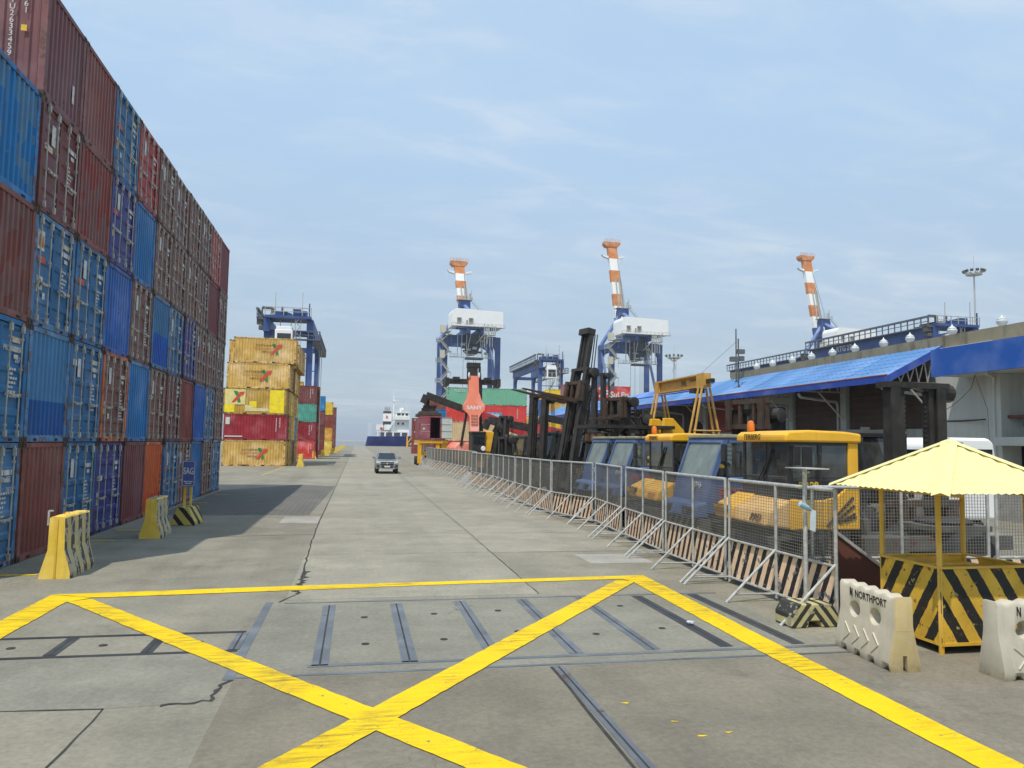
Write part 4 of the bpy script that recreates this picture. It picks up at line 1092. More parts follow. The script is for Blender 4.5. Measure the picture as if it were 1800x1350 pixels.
rtg((46.2, 193, 0), 5.6, 32, 22.6, 'far blue yard gantry crane with a long lettered walkway beside the raised forklift', cab=(.45, .0), stairs=True)
rtg((91.3, 108, 0), 7.6, 32, 21.2, 'blue yard gantry crane numbered RTG 27 rising behind the warehouse roof', 'RTG 27', cab=(.38, .05))
rtg((104, 163, 0), 8.0, 36, 22.6, 'distant yard gantry crane just showing over the warehouse parapet', cab=(.4, .05))

def floodmast(loc, H, label, arms, plat=False):
    t = thing('floodlight_mast', label, 'light mast', loc, 0, None)
    m = MB(); m.tube((0,0,0), (0,0,H), .28, .13, 10); m.tube((0,0,H), (0,0,H+3.2), .04, n=5)
    if plat:
        for z in range(8, int(H), 4): m.bar((.5,0,z), (-.5,0,z+4), .1); m.bar((.6,.0,z), (.6,0,z+4), .08)
        m.box(-1.4, .2, -.6, .6, H*.6, H*.6+.1); rail(m, [(-1.4,-.6,H*.6),(.2,-.6,H*.6)], 1.2, .04, .8)
    m.build('mast', M['galv'], t)
    m = MB(); r0 = arms
    m.lathe([(r0*.75,H-.4),(r0*.8,H-.4),(r0*.8,H-.25),(r0*.75,H-.25)], n=16)
    for i in range(8):
        a = i*pi/4+.2; m.bar((0,0,H-1.4 if plat else H-.3), (cos(a)*r0, sin(a)*r0, H+.1), .1)
    m.build('crown_ring', M['galv'], t)
    for i in range(12):
        a = i*pi/6+.1; c = V((cos(a)*r0, sin(a)*r0, H+.35)); q = MB()
        n_ = V((cos(a), sin(a), -.7)).normalized()
        q.bar(c - n_*.15, c + n_*.2, .5, .42); q.build('floodlight', plain('lamp_housing', (.10,.105,.105,1), .5) if 'lamp' not in M else M['lamp'], t)
M['lamp'] = plain('lamp_housing', (.12,.125,.12,1), .5)
floodmast((111, 120, 0), 35.4, 'tall single pole floodlight mast standing behind the blue fascia', 1.7)
floodmast((86.4, 200, 0), 27.4, 'lattice floodlight mast left of the hoist, in the distance', 2.3, True)

# ship moored beyond the end of the road
def ship():
    t = thing('cargo_ship', 'white cargo ship with a navy hull moored at the end of the road', 'ship', (0, 400, 0))
    m = MB(); zt, zb = 4.8, -2.6
    sec = [(5.4, 7.0), (9, 8.2), (40, 8.2), (78, 8.2), (92, 3.0), (96, .3)]
    top = [V((x, -w_, zt+(.0 if x < 75 else (x-75)*.12))) for x, w_ in sec] + [V((x, w_, zt+(.0 if x < 75 else (x-75)*.12))) for x, w_ in reversed(sec)]
    bot = [V((x + (-1.6 if x < 7 else 0) - (3 if x > 90 else 0), p.y*.9, zb)) for (x, w_), p in zip(sec + sec[::-1], top)]
    n = len(top)
    for i in range(n): m.quad(bot[i], bot[(i+1) % n], top[(i+1) % n], top[i])
    m.poly(top); m.build('hull', painted('ship_navy', (.012,.022,.14,1), .45, var=.15, streak=.2, rust=.03, nscale=.3), t)
    WH = M['cranewhite']
    s = MB(); s.box(9.6, 26, -6.8, 6.8, 6.9, 7.5)
    for x in (10.2, 14.0, 18.0, 22.0, 25.6): s.box(x-.45, x+.45, -6.8, -6.2, 4.8, 6.9); s.box(x-.45, x+.45, 6.2, 6.8, 4.8, 6.9)
    s.box(12, 25.6, -5, 5, 4.8, 6.9, 1); s.build('poop_deck', [WH, plain('deckhouse_grey', (.35,.36,.33,1), .7)], t)
    s = MB(); s.box(19, 26, -5.6, 5.6, 7.5, 10.2); s.box(19.4, 26, -5.2, 5.2, 10.2, 13.4); s.box(18, 26.4, -7.6, 7.6, 13.4, 15.2); s.box(19.2, 25.8, -5.4, 5.4, 15.2, 17.2); s.box(19, 26.4, -5.8, 5.8, 17.2, 17.6)
    rail(s, [(19,-5.7,17.6),(26.3,-5.7,17.6)], 1.1, .05, 1.0); s.bar((15.5,-7.2,8), (19,-7.2,14), .5, .8)
    rail(s, [(18,-7.6,13.4),(9.7,-6.7,7.5)], 1.0, .05, 1.4) if False else rail(s, [(9.7,-6.7,7.5),(26,-6.7,7.5)], 1.0, .05, 1.2)
    s.tube((21.6,-3,17.6), (21.6,-3,19.4), .5); s.blob((22.6,-3,19), .7, .7, .7); s.tube((24.5,-3,17.6), (24.5,-3,24), .05, n=4)
    sh = s.build('superstructure', WH, t)
    for x0, x1, z0, z1 in ((19.8,21.6,15.6,16.8), (22.0,23.4,15.6,16.8), (24.0,25.4,15.6,16.8), (20,21,11,12), (22.4,23.4,11,12)):
        q = MB(); q.box(x0, x1, -5.46, -5.39 if z0 > 14 else -5.1, z0, z1); q.build('window', M['glassdark'], sh)
    s = MB(); s.box(13, 17, -2.4, 2.4, 7.5, 12.6, 1); s.box(12.9, 17.1, -2.6, 2.6, 12.6, 16.6, 0); s.box(13, 17, -2.4, 2.4, 16.6, 17.8, 1)
    for x in (14, 15, 16): s.tube((x, 0, 17.8), (x, 0, 20), .4, mi=2)
    s.build('funnel', [WH, plain('funnel_grey', (.05,.055,.06,1), .6), M['galv']], t)
    letter('R', M['redlogo'], t, (14.9, -2.66, 14.6), FRONT, 2.2, .02, bold=.03)
    s = MB(); s.tube((18.2,-1,9), (18.2,-1,27.6), .42, .22, 8); s.bar((16.6,-1,24.8), (19.4,-1,24.8), .2); s.bar((18.2,-1,23.6), (21.6,-1,23.6), .7, .25); s.bar((18.2,-1,25.4), (22.6,-1,25.4), .5, .2); s.box(17.4, 19.4, -1.6, -.4, 23, 23.3); s.tube((18.2,-1,27.6), (18.6,-1,29), .08, n=4)
    s.build('mast', WH, t)
    for x0 in (9.4, 13.4):
        q = MB(); q.prism([(x0, 8.0), (x0+3.4, 8.0), (x0+3.7, 10.2), (x0+3.3, 10.9), (x0+.3, 10.9), (x0-.1, 10.2)], 'y', -6.9, -4.6); q.build('lifeboat', M['cream'] if False else WH, t)
    q = MB(); q.lathe([(.7,-.15),(.7,.15)], (12.0,-7.05,8.8), 'y', 12); q.build('life_ring', M['redlogo'], t)
    q = MB()
    for x in (5.6, 6.8): q.bar((x,-5,4.8), (x,-5,11.5), .14)
    for z in range(5, 12): q.bar((5.6,-5,z), (6.8,-5,z), .08); q.bar((5.6,-5,z), (6.8,-5,z+1), .05)
    q.build('stern_ladder', WH, t)
ship()

# yellow lifting frames parked near the quay edge
def lifting_frame(loc, w_, h_, label):
    t = thing('lifting_frame', label, 'lifting frame', loc, 0, 'yellow lifting frames near the quay')
    m = MB()
    for x in (0, w_):
        for yv in (0, 2.4): m.bar((x,yv,0), (x,yv,h_), .35)
        m.bar((x,0,h_), (x,2.4,h_), .3); m.bar((x,0,.5), (x,2.4,.5), .3)
    for yv in (0, 2.4): m.bar((0,yv,h_*.35), (w_,yv,h_*.35), .5); m.bar((0,yv,h_*.35), (w_*.45,yv,h_), .25)
    m.bar((0,0,h_), (w_,0,h_), .12); m.box(w_*.1, w_*.8, -.2, 2.4, h_*.25, h_*.45)
    m.build('frame', M['yellow'], t)
    m = MB()
    for x in (.4, w_*.5): m.box(x, x+.5, -.3, -.1, h_*.3, h_*.5)
    m.build('twist_lock', M['black'], t)
lifting_frame((18.3, 285, 0), 4.2, 4.6, 'taller yellow lifting frame in front of the navy ship hull')
lifting_frame((22.6, 270, 0), 3.0, 2.6, 'lower yellow lifting frame right of the ship hull')
# ================================================================ fence, barriers, kiosk, stands
def bw(m, name, mats, parent, **k):
    m.xf(MX.Translation(-V(parent.location))); return m.build(name, mats, parent, **k)
M['kick'] = stripes('peach_black_stripes', (.84,.60,.40,1), (.022,.022,.022,1), .27, (0,1,.46), .47, .30, (.17,.18,.19,1))
FL = 3.4
def fence_proto():
    t = thing('fence_panel', 'galvanised mesh fence panel', 'fence panel', (0,0,0), 0, 'mesh fence panels along the road')
    m = MB()
    for yv in (.03, FL/2, FL-.03): m.tube((0,yv,.05), (0,yv,2.08), .03, n=8)
    m.tube((0,.03,2.08), (0,FL-.03,2.08), .032, n=8); m.tube((0,.03,.88), (0,FL-.03,.88), .024, n=8); m.tube((0,.03,.13), (0,FL-.03,.13), .024, n=8)
    m.build('frame', M['galv'], t, smooth=True)
    m = MB()
    w_ = .0034
    n = int(FL/.055)
    for i in range(1, n):
        yv = FL*i/n; m.box(.006-w_, .006+w_, yv-w_, yv+w_, .88, 2.08)
    for i in range(1, 22):
        z = .88+1.2*i/22; m.box(.001-w_, .001+w_, .03, FL-.03, z-w_, z+w_)
    m.build('wire_mesh', M['wire'], t)
    m = MB(); m.box(.03, .042, .05, FL-.05, .10, .85); m.build('striped_board', M['kick'], t)
    for yv in (.03, FL/2, FL-.03):
        m = MB(); m.tube((0,yv,.92), (-1.0,yv-.02,.0), .024, n=8); m.tube((0,yv,.13), (-.84,yv-.01,.14), .02, n=8)
        m.build('brace', M['galv'], t, smooth=True)
    return t
M['wire'] = plain('wire_mesh_steel', (.22,.215,.19,1), .6, .3)
fp = fence_proto()
FP = [(7.50,11.0,7.47,14.55),(7.47,14.66,7.53,17.95),(7.58,18.2,7.83,21.65),(7.83,22.0,8.16,25.6),(8.14,25.83,7.47,29.0),(7.46,29.1,7.38,32.25),(7.36,32.35,7.38,35.45),(7.36,35.6,7.45,38.9),(7.46,39.0,7.54,42.2),(7.5,42.3,7.36,45.3),(7.35,45.4,7.2,48.3),
      (7.55,48.5,8.0,51.7),(8.0,51.8,8.28,55.0),(8.28,55.1,8.2,58.3),(8.2,58.4,8.1,61.6),(8.1,61.7,8.0,64.9),(8.0,65,7.85,68.2),(7.85,68.3,7.7,71.5),(7.7,71.6,7.5,74.8),(7.5,75,7.5,78.2),(7.5,78.3,7.55,81.5),(7.58,81.6,7.6,84.9),(8.0,92,8.3,95.2),(8.3,95.3,8.6,98.5)]
DESC = ['nearest road fence panel beside the pipe stand', 'second road fence panel in front of the blue tractor', 'fence panel in front of the second yellow tractor', 'angled fence panel in front of two blue tractors', 'fence panel kinked towards the road below the tall forklift',
        'fence panel before the leaning forklift mast', 'fence panel before the second black mast', 'fence panel before the red machine hood']
for i, (x0, y0, x1, y1) in enumerate(FP):
    lab = (DESC[i] if i < len(DESC) else '%s mesh fence panel from the camera along the road' % ['ninth','tenth','eleventh','twelfth','thirteenth','fourteenth','fifteenth','sixteenth','seventeenth','eighteenth','nineteenth','twentieth','twenty first','twenty second','last but one, past the gap,','farthest, past the gap,'][i-8])
    o = fp if i == 0 else dup(fp)
    o.location = (x0, y0, 0); L_ = math.hypot(x1-x0, y1-y0); o.rotation_euler = (0, 0, -math.atan2(x1-x0, y1-y0)); o.scale = (1, L_/FL, 1)
    o['label'] = lab
for x0, y0, x1, y1, lab in ((7.65,11.95,11.0,11.72,'fence panel across behind the yellow kiosk, left one'), (11.1,11.7,14.5,11.5,'fence panel across behind the yellow kiosk, right one')):
    o = dup(fp, (x0, y0, 0), -math.atan2(x1-x0, y1-y0), lab); o.scale = (1, math.hypot(x1-x0, y1-y0)/FL, 1)

# yellow concrete barriers on the left
M['ystripe'] = stripes('barrier_side_stripes', (.60,.47,.17,1), (.06,.062,.06,1), .40, (0,1,.06), .5, .53, (.42,.38,.28,1))
def jersey(loc, L, H, label, rz=0, group='yellow concrete barriers along the left side', stripe=True, extras=True, k=1.0):
    t = thing('concrete_barrier', label, 'barrier', loc, rz, group)
    b, mi_, tp = .275*k, .165*k, .135*k
    prof = [(-b,0),(b,0),(b*.98,.10*H),(mi_*.92,.46*H),(tp,H-.03),(tp-.03,H),(-tp+.03,H),(-tp,H-.03),(-mi_*.92,.46*H),(-b*.98,.10*H)]
    m = MB(); r_ = random.Random(int(loc[1]*10)); n = 10; vs = []; kk = len(prof)
    for i in range(n+1):
        y = L*i/n
        for x, z in prof: vs.append((x+r_.uniform(-.006,.006), y, max(0, z+(r_.uniform(-.008,.008) if z > 0 else 0))))
    fs = []; mi = []
    for i in range(n):
        for j in range(kk): m.add([vs[i*kk+j], vs[i*kk+(j+1)%kk], vs[(i+1)*kk+(j+1)%kk], vs[(i+1)*kk+j]], [(0,1,2,3)], 1 if (stripe and j not in (0, 5, 6, 4)) else 0)
    m.poly([vs[j] for j in reversed(range(kk))], 0); m.poly([vs[n*kk+j] for j in range(kk)], 0)
    m.build('body', [M['barrieryellow'], M['ystripe']], t)
    if extras:
        m = MB(); m.box(-.018, .018, -.012, .004, .02, H-.04); m.build('end_groove', M['safety'], t)
        m = MB(); pts = [(-.05+.05*cos(a*pi/6)+.05, L*.35, H-.02+.06*sin(a*pi/6)) for a in range(7)]; m.path(pts, .011, 6); m.build('lifting_eye', M['barrieryellow'], t)
    return t
jersey((-5.63, 16.42, 0), 1.42, 1.19, 'large yellow concrete barrier with clean end face, nearest on the left')
t = jersey((-5.43, 22.55, 0), 1.3, 1.08, 'weathered yellow concrete barrier with grey worn top, second on the left')
m = MB(); m.path([(0,.7,1.06),(.02,.72,1.2),(.10,.75,1.26)], .012, 5); m.build('bent_rod', M['brownsteel'], t)
m = MB(); m.box(-.10,.10,.02,1.27,1.06,1.088); m.build('worn_top', M['concreteblk'], t)
t0 = [o for o in COL.objects if o.get('label','').startswith('large yellow')][0]
m = MB(); m.tube((-.17,.03,1.02), (-.17,.03,1.3), .02, n=6); m.bar((-.17,.03,1.3), (-.09,.03,1.3), .03); m.build('pipe_stub', M['galv'], t0)
for i, (x, y, lab) in enumerate(((-5.5,80,'lone yellow barrier by the tan container corner'), (-5.9,112,'yellow barrier beside the red bottom container'), (-5.3,126,'yellow barrier past the red container stack'), (-5.0,137,'yellow barrier before the blue topped stack'), (-4.6,152,'yellow barrier between the two far stacks'), (-4.4,172,'yellow barrier beside the yellow topped stack'), (-4.4,200,'yellow barrier beside the farthest stack'), (-4.4,225,'yellow barrier beyond the farthest stack'), (-4.4,255,'small far yellow barrier near the road end'), (-4.4,290,'farthest yellow barrier at the road end'))):
    jersey((x, y, 0), 1.4, 1.1 if i else 1.25, lab, stripe=False, extras=False, k=1.5 if i > 1 else 1.3)

# SAG sign on a striped block
t = thing('sign_stand', 'small blue sign on two yellow posts in a striped block', 'sign', (-5.24, 26.2, 0), R(-8))
M['blkstripe'] = stripes('sign_block_stripes', (.58,.46,.10,1), (.03,.03,.03,1), .42, (1,.9,.85), .42, .2)
m = MB(); m.prism([(-.36,0),(.36,0),(.36,.12),(.18,.56),(-.18,.56),(-.36,.12)], 'y', -.35, .5); m.build('block', M['blkstripe'], t, bevel=.02)
for x in (-.13, .06):
    m = MB(); m.box(x, x+.07, 0, .05, .56, 1.3); m.build('post', M['safety'], t)
m = MB(); m.box(-.19, .21, -.03, -.005, 1.2, 2.02); sg = m.build('sign_board', plain('sign_blue', (.08,.11,.32,1), .5), t)
m = MB()
for a in ((-.18,.20,1.22,1.235),(-.18,.20,1.985,2.0)): m.box(a[0], a[1], -.036, -.031, a[2], a[3])
for x in (-.18, .185): m.box(x, x+.015, -.036, -.031, 1.235, 1.985)
for z, w_ in ((1.34, .28), (1.28, .2)): m.box(.01-w_/2, .01+w_/2, -.036, -.031, z, z+.03)
m.build('sign_border', M['decal'], sg)
letter('SAG', M['decal'], sg, (.01, -.034, 1.68), FRONT, .30, .003, bold=.02, sx=.6)

# water filled plastic barriers
def rb_material():
    t = NT('barrier_plastic'); c = t.coords()
    sep = t.n('ShaderNodeSeparateXYZ'); t.l(t.n('ShaderNodeTexCoord').outputs['Object'], sep.inputs[0])
    n1 = t.noise(c, 3.5, 6, .65); n2 = t.noise(c, 9, 7, .7)
    b = t.mix(t.ramp(n1, .35, .7), (.57,.52,.41,1), (.49,.45,.35,1))
    y = t.math('MULTIPLY', t.ramp(t.math('ADD', sep.outputs[1], t.math('MULTIPLY', n1, .05)), .08, .03, 0, .8), t.ramp(n2, .3, .6, .5, 1))
    b = t.mix(y, b, (.56,.40,.12,1))
    b = t.mix(t.math('MULTIPLY', t.ramp(sep.outputs[2], .16, .02, 0, .65), t.ramp(n2, .3, .65)), b, (.26,.21,.12,1))
    b = t.mix(t.ramp(n2, .62, .74, 0, .5), b, (.20,.18,.15,1))
    st = t.noise(c, 1.0, 5, .65, (14, 14, .8)); b = t.mix(t.ramp(st, .55, .8, 0, .5), b, (.30,.27,.21,1))
    t.bsdf(b, .55, bump=n2, bstr=.15, bdist=.01, spec=.4); return t.m
M['rb'] = rb_material()
def rb(loc, rz, label):
    t = thing('plastic_barrier', label, 'barrier', loc, rz, 'off white water filled barriers'); t.scale = (.95, .88, 1)
    me = BARRIER.copy(); me.materials.clear(); me.materials.append(M['rb']); link('shell', me, t)
    m = MB()
    for i in range(4):
        y = 1.16-i*.25; xx = -.172
        def F(y_, z_): return (-.21+(z_-.10)*(.075/.36)-.006, y_, z_)
        m.bar(F(y+.09,.38), F(y-.08,.26), .02, .012); m.bar(F(y-.08,.26), F(y+.07,.14), .02, .012)
    m.build('embossed_arrow', M['rb'], t)
    letter('NORTHPORT', M['blackletter'], t, (-.1225, .62, .79), SIDE_L, .135, .002, bold=.012)
    m = MB(); x = -.1235
    for a, b_ in (((1.15,.75),(1.15,.86)), ((1.15,.86),(1.095,.74)), ((1.095,.74),(1.095,.85))): m.bar((x,a[0],a[1]), (x,b_[0],b_[1]), .022, .004)
    m.build('emblem', M['blackletter'], t)
    m = MB(); m.box(-.12, .12, -.002, .004, .50, .515); m.build('mould_line', M['rb'], t)
    return t
rb((6.74, 8.54, 0), R(-5), 'off white barrier with yellowed end standing left of the kiosk')
rb((8.97, 8.22, 0), R(90), 'off white barrier cut by the right edge of the photo, before the kiosk')

# yellow kiosk
KX, KY, KS = 8.55, 9.8, 1.17
t = thing('guard_kiosk', 'small yellow guard kiosk with pyramid roof and striped base', 'kiosk', (KX, KY, 0))
M['kstripe_y'] = stripes('kiosk_stripes_front', (.74,.45,.05,1), (.025,.025,.022,1), .385, (1,0,.62), .46, .22, (.40,.31,.10,1), rust=.25)
M['kstripe_x'] = stripes('kiosk_stripes_side', (.74,.45,.05,1), (.025,.025,.022,1), .385, (0,1,.62), .46, .22, (.40,.31,.10,1), rust=.25)
bx, by = .73, .60
for ax, s in (('y',-1),('y',1),('x',-1),('x',1)):
    m = MB()
    if ax == 'y': m.box(-bx, bx, s*by-.012, s*by+.012, .15, 1.14); mt = M['kstripe_y']
    else: m.box(s*bx-.012, s*bx+.012, -by+.014, by-.014, .15, 1.14); mt = M['kstripe_x']
    if ax == 'x' and s == 1:
        m = MB(); m.box(s*bx-.012, s*bx+.012, -by+.014, by-.3, .15, 1.14)
    m.build('base_panel', mt, t)
for sx in (-1, 1):
    for sy in (-1, 1):
        m = MB(); m.tube((sx*(bx-.02), sy*(by-.02), 0), (sx*(bx-.02), sy*(by-.02), 2.22), .036, n=8); m.build('post', M['safety'], t, smooth=True)
m = MB(); 
for s in (-1, 1):
    m.box(-bx-.01, bx+.01, s*(by)-.03, s*by+.03, 1.138, 1.165); m.box(s*bx-.03, s*bx+.03, -by+.03, by-.03, 1.138, 1.165)
m.build('rim', M['safety'], t)
m = MB()
for s in (-1, 1): m.box(-bx, bx, s*by-.025, s*by+.025, .11, .152); m.box(s*bx-.02, s*bx+.02, -by+.02, by-.02, .112, .148)
m.build('bottom_rail', M['safety'], t)
m = MB(); m.box(-bx+.02, bx-.02, -by+.02, by-.02, .12, .15); m.build('floor', M['chassis'], t)
m = MB()
for s in (-1, 1): m.box(-bx+.03, bx-.03, s*(by-.016)-.003, s*(by-.016)+.003, .16, 1.13); m.box(s*(bx-.016)-.003, s*(bx-.016)+.003, -by+.03, by-(.03 if s < 0 else .32), .16, 1.13)
m.build('lining', M['safety'], t)
m = MB(); m.box(bx-.25, bx-.03, by-.4, by-.06, .15, 1.05); m.box(-.1, .5, by-.30, by-.05, 1.0, 1.04); m.build('inner_shelf', M['safety'], t)
def roof_mat():
    q = NT('pale_yellow_roof'); c = q.coords(); n1 = q.noise(c, 2.2, 6, .65); n2 = q.noise(c, 7, 6, .65)
    b = q.mix(q.ramp(n1, .35, .7), (.78,.70,.29,1), (.72,.65,.32,1)); b = q.mix(q.ramp(n2, .60, .76, 0, .55), b, (.42,.37,.2,1))
    q.bsdf(b, .5, bump=n2, bstr=.1); return q.m
M['kroof'] = roof_mat()
ez, az = 2.19, 2.90
m = MB()
for q in range(4):
    st = len(m.v); N = 78; rows = []
    nrm = V((0, -(az-ez), KS)).normalized()
    for i in range(N+1):
        u = -KS + 2*KS*i/N; tt = max(0.0, 1-abs(u)/KS); off = .011*sin(i*pi/2+.3)
        a = V((u, -KS, ez)) + nrm*off; b = V((u, -KS*(1-tt), ez+(az-ez)*tt)) + nrm*off
        rows.append((a, b))
    for i in range(N): m.quad(rows[i][0], rows[i+1][0], rows[i+1][1], rows[i][1])
    m.xf(MX.Rotation(q*pi/2, 4, 'Z'), st)
ro = m.build('roof', M['kroof'], t, fix=False)
for q in range(4):
    m = MB(); a = V((-KS-.01, -KS-.01, ez+.012)); b = V((0, 0, az+.02)); d = (b-a).normalized()
    for s in (-1, 1):
        side = V((1, -1, 0)).normalized()*s
        e = V((side.x*.11, side.y*.11, -.042))
        m.quad(a, a+e, b+e*1.0, b)
    m.xf(MX.Rotation(q*pi/2, 4, 'Z')); m.build('ridge_cap', M['kroof'], ro, fix=False)
m = MB()
for s in (-1, 1): m.box(-KS+.12, KS-.12, s*by-.02, s*by+.02, 2.17, 2.21); m.box(s*bx-.02, s*bx+.02, -KS+.12, KS-.12, 2.13, 2.168)
m.build('roof_frame', M['safety'], t)

# pipe stand with a plate on top
t = thing('pipe_stand', 'steel pipe standing in a striped concrete block by the fence end', 'post', (6.98, 11.05, 0))
M['pipeblk'] = stripes('pipe_block_stripes', (.50,.45,.22,1), (.04,.04,.035,1), .17, (1,0,.8), .5, .35, (.34,.32,.22,1), chevron=0)
m = MB(); m.prism([(-.40,0),(-.12,0),(-.10,.10),(.10,.10),(.12,0),(.40,0),(.40,.2),(.30,.36),(-.30,.36),(-.40,.2)], 'y', -.24, .24); m.build('block', M['pipeblk'], t, bevel=.02)
m = MB(); m.tube((0,0,.36), (0,0,2.42), .036, n=10); m.build('pipe', M['galv'], t, smooth=True)
m = MB(); m.box(-.16,.24,-.3,.3,2.42,2.435); m.bar((-.14,-.2,2.36),(.2,.2,2.36),.03); m.build('top_plate', M['galv'], t)
t = thing('tied_bottle', 'blue and clear plastic bottle tied to the steel pipe', 'bottle', (6.98, 11.0, 1.72))
m = MB(); m.lathe([(.02,-.1),(.045,-.09),(.045,.06),(.02,.1),(.018,.13)], (0,0,0), 'x', 10); m.xf(MX.Translation((-.08,-.06,.12)) @ MX.Rotation(R(25), 4, 'Y')); m.build('bottle', plain('bottle_plastic', (.35,.55,.66,1), .2), t, smooth=True)
m = MB(); m.prism([(.02,-.25),(.10,-.28),(.12,.04),(.03,.08)], 'y', -.07, -.04); m.build('wrapper', plain('wrapper_pale', (.55,.65,.68,1), .4), t)
t = thing('scrap_plate', 'rusty brown sloping plate leaning behind the near fence panel', 'scrap metal', (8.0, 11.45, 0))
m = MB(); m.prism([(-.28,.05),(.62,.05),(.62,.80),(-.28,1.42)], 'y', 0, .03); m.build('plate', painted('rusty_red_plate', (.13,.05,.035,1), .8, var=.3, rust=.4), t)
m = MB(); m.bar((-.28,-.01,1.42), (.62,-.01,.80), .04, .05); m.build('edge_strip', M['galv'], t)
t = thing('plastic_bag', 'scrap of clear plastic on the steel strip inside the box', 'litter', (5.13, 11.25, .02))
m = MB(); r_ = random.Random(2); m.blob((0,0,.02), .06, .045, .025, 9, 5)
for i in range(len(m.v)): m.v[i] = tuple(c*r_.uniform(.7,1.3) for c in m.v[i])
m.build('bag', plain('pale_plastic', (.55,.57,.6,1), .3), t)
# white striped post far along the fence
t = thing('marker_post', 'white square marker post by the far fence gap', 'post', (7.75, 88, 0))
m = MB(); m.box(-.3,.3,-.3,.3,0,2.7); m.build('post', M['white'], t); m = MB(); m.box(-.12,.16,-.31,-.302,.9,1.2); m.box(-.2,.2,-.31,-.302,1.7,1.76); m.build('plate', M['blackletter'], t)

# ================================================================ warehouse with the blue canopy
wh = thing('warehouse', 'long grey warehouse with light blue lean-to canopy and concrete parapet', 'warehouse', (25.6, 48, 0))
def wallmat():
    t = NT('warehouse_wall'); c = t.coords(False); n1 = t.noise(c, .5, 6, .6); st = t.noise(c, 1.0, 5, .65, (2.5, 2.5, .15))
    b = t.mix(t.ramp(n1, .35, .7), (.34,.36,.34,1), (.29,.31,.30,1)); b = t.mix(t.ramp(st, .52, .76, 0, .55), b, (.15,.14,.12,1)); t.bsdf(b, .85, bump=n1, bstr=.1, spec=.2); return t.m
M['wall'] = wallmat()
M['boards'] = painted('dark_brown_boards', (.06,.042,.035,1), .8, var=.3, streak=.4, rust=.1)
M['redboards'] = painted('dark_red_boards', (.18,.03,.025,1), .75, var=.2, streak=.3, rust=.05)
WXf = 25.6
def wpart(name, mat, y0, y1, z0, z1, x0=WXf, x1=WXf+.3, **k):
    m = MB(); m.box(x0, x1, y0, y1, z0, z1); return bw(m, name, mat, wh, **k)
wpart('wall', M['wall'], 30.003, 96, 0, 7.2, WXf+.3, WXf+.6)
for y0, y1 in ((30, 36.3), (36.9, 41.5), (47.2, 52), (55.5, 61), (66, 96)): wpart('lower_wall', M['wall'], y0, y1, 0, 3.7, WXf, WXf+.29)
for y0, y1 in ((30.9, 36.3), (36.9, 41.5), (55.5, 61), (66, 74)):
    m = MB(); m.box(WXf+.05, WXf+.28, y0, y1, 3.703, 7.0)
    for k in range(10): m.box(WXf+.02, WXf+.05, y0, y1, 3.8+k*.32, 3.85+k*.32)
    bw(m, 'upper_boarding', M['boards'], wh)
wpart('upper_boarding', M['redboards'], 47.2, 53.2, 3.703, 7.0, WXf+.03, WXf+.28)
for y0, y1, z1 in ((41.9, 46.8, 5.2), (53.4, 55.4, 4.6), (61.3, 65.8, 5.2)): wpart('door_opening', M['voidshade'], y0, y1, 0, z1, WXf+.2, WXf+.29)  # dark panels paint the shade of the doorways
for yv in (36.6, 41.7, 47.0, 53.3, 61.1, 65.9): wpart('pilaster', M['wall'], yv-.25, yv+.25, 0, 6.9, WXf-.15, WXf+.29)
m = MB()
for y0 in (31.5, 38.2, 48.5, 57):
    for a, b_ in ((0, 1.5), (1.8, 3.0)): 
        m.box(WXf-.02, WXf-.002, y0+a, y0+b_, 1.2, 1.25); m.box(WXf-.02, WXf-.002, y0+a, y0+b_, 3.2, 3.25); m.box(WXf-.02, WXf-.002, y0+a, y0+a+.05, 1.25, 3.2); m.box(WXf-.02, WXf-.002, y0+b_-.05, y0+b_, 1.25, 3.2)
bw(m, 'panel_frame', M['galv'], wh)
m = MB(); m.box(WXf-.05, WXf-.003, 48.6, 50.6, 1.5, 3.3); nb = bw(m, 'notice_board', M['white'], wh)
m = MB()
for k in range(5):
    for j in range(7): m.box(WXf-.056, WXf-.051, 48.8+j*.23, 48.8+j*.23+.16, 1.75+k*.3, 1.87+k*.3)
m.xf(MX.Translation(-V(wh.location))); m.build('notice_text', plain('notice_grey', (.25,.27,.32,1), .6), nb)
# canopy sheets, fascia, trusses, gutters
M['canopy'] = painted('sky_blue_sheet', (.082,.215,.46,1), .55, var=.14, streak=.3, rust=.03, nscale=.5, dirt=(.25,.33,.45,1))
M['canopydark'] = painted('deep_blue_sheet', (.05,.15,.52,1), .45, var=.08, streak=.12, rust=.0, nscale=.5)
M['deepblue'] = painted('deep_blue_fascia', (.012,.06,.36,1), .4, var=.08, streak=.1, rust=0)
def canopy(y0, y1, xa, za, xb, zb, mat):
    m = MB(); n = int((y1-y0)/.19)
    d = V((xb-xa, 0, zb-za)).normalized(); nr = V((-d.z, 0, d.x))
    pts = []
    for i in range(n+1):
        y = y0+(y1-y0)*i/n; o = .028*(1 if i % 2 else 0)
        pts.append((V((xa, y, za))+nr*o, V((xb, y, zb))+nr*o))
    for i in range(n): m.quad(pts[i][0], pts[i][1], pts[i+1][1], pts[i+1][0])
    return bw(m, 'canopy_roof', mat, wh, fix=False)
canopy(29.8, 66.5, 22.95, 6.0, 25.75, 7.42, M['canopy'])
canopy(52, 66.5, 24.5, 6.86, 25.72, 7.50, M['canopydark'])
m = MB()
for k in range(1, 6):
    f = k/6; x = 22.95+2.8*f; z = 6.0+1.42*f; m.quad((x-.012, 29.8, z+.034), (x+.012, 29.8, z+.046), (x+.012, 96, z+.046), (x-.012, 96, z+.034))
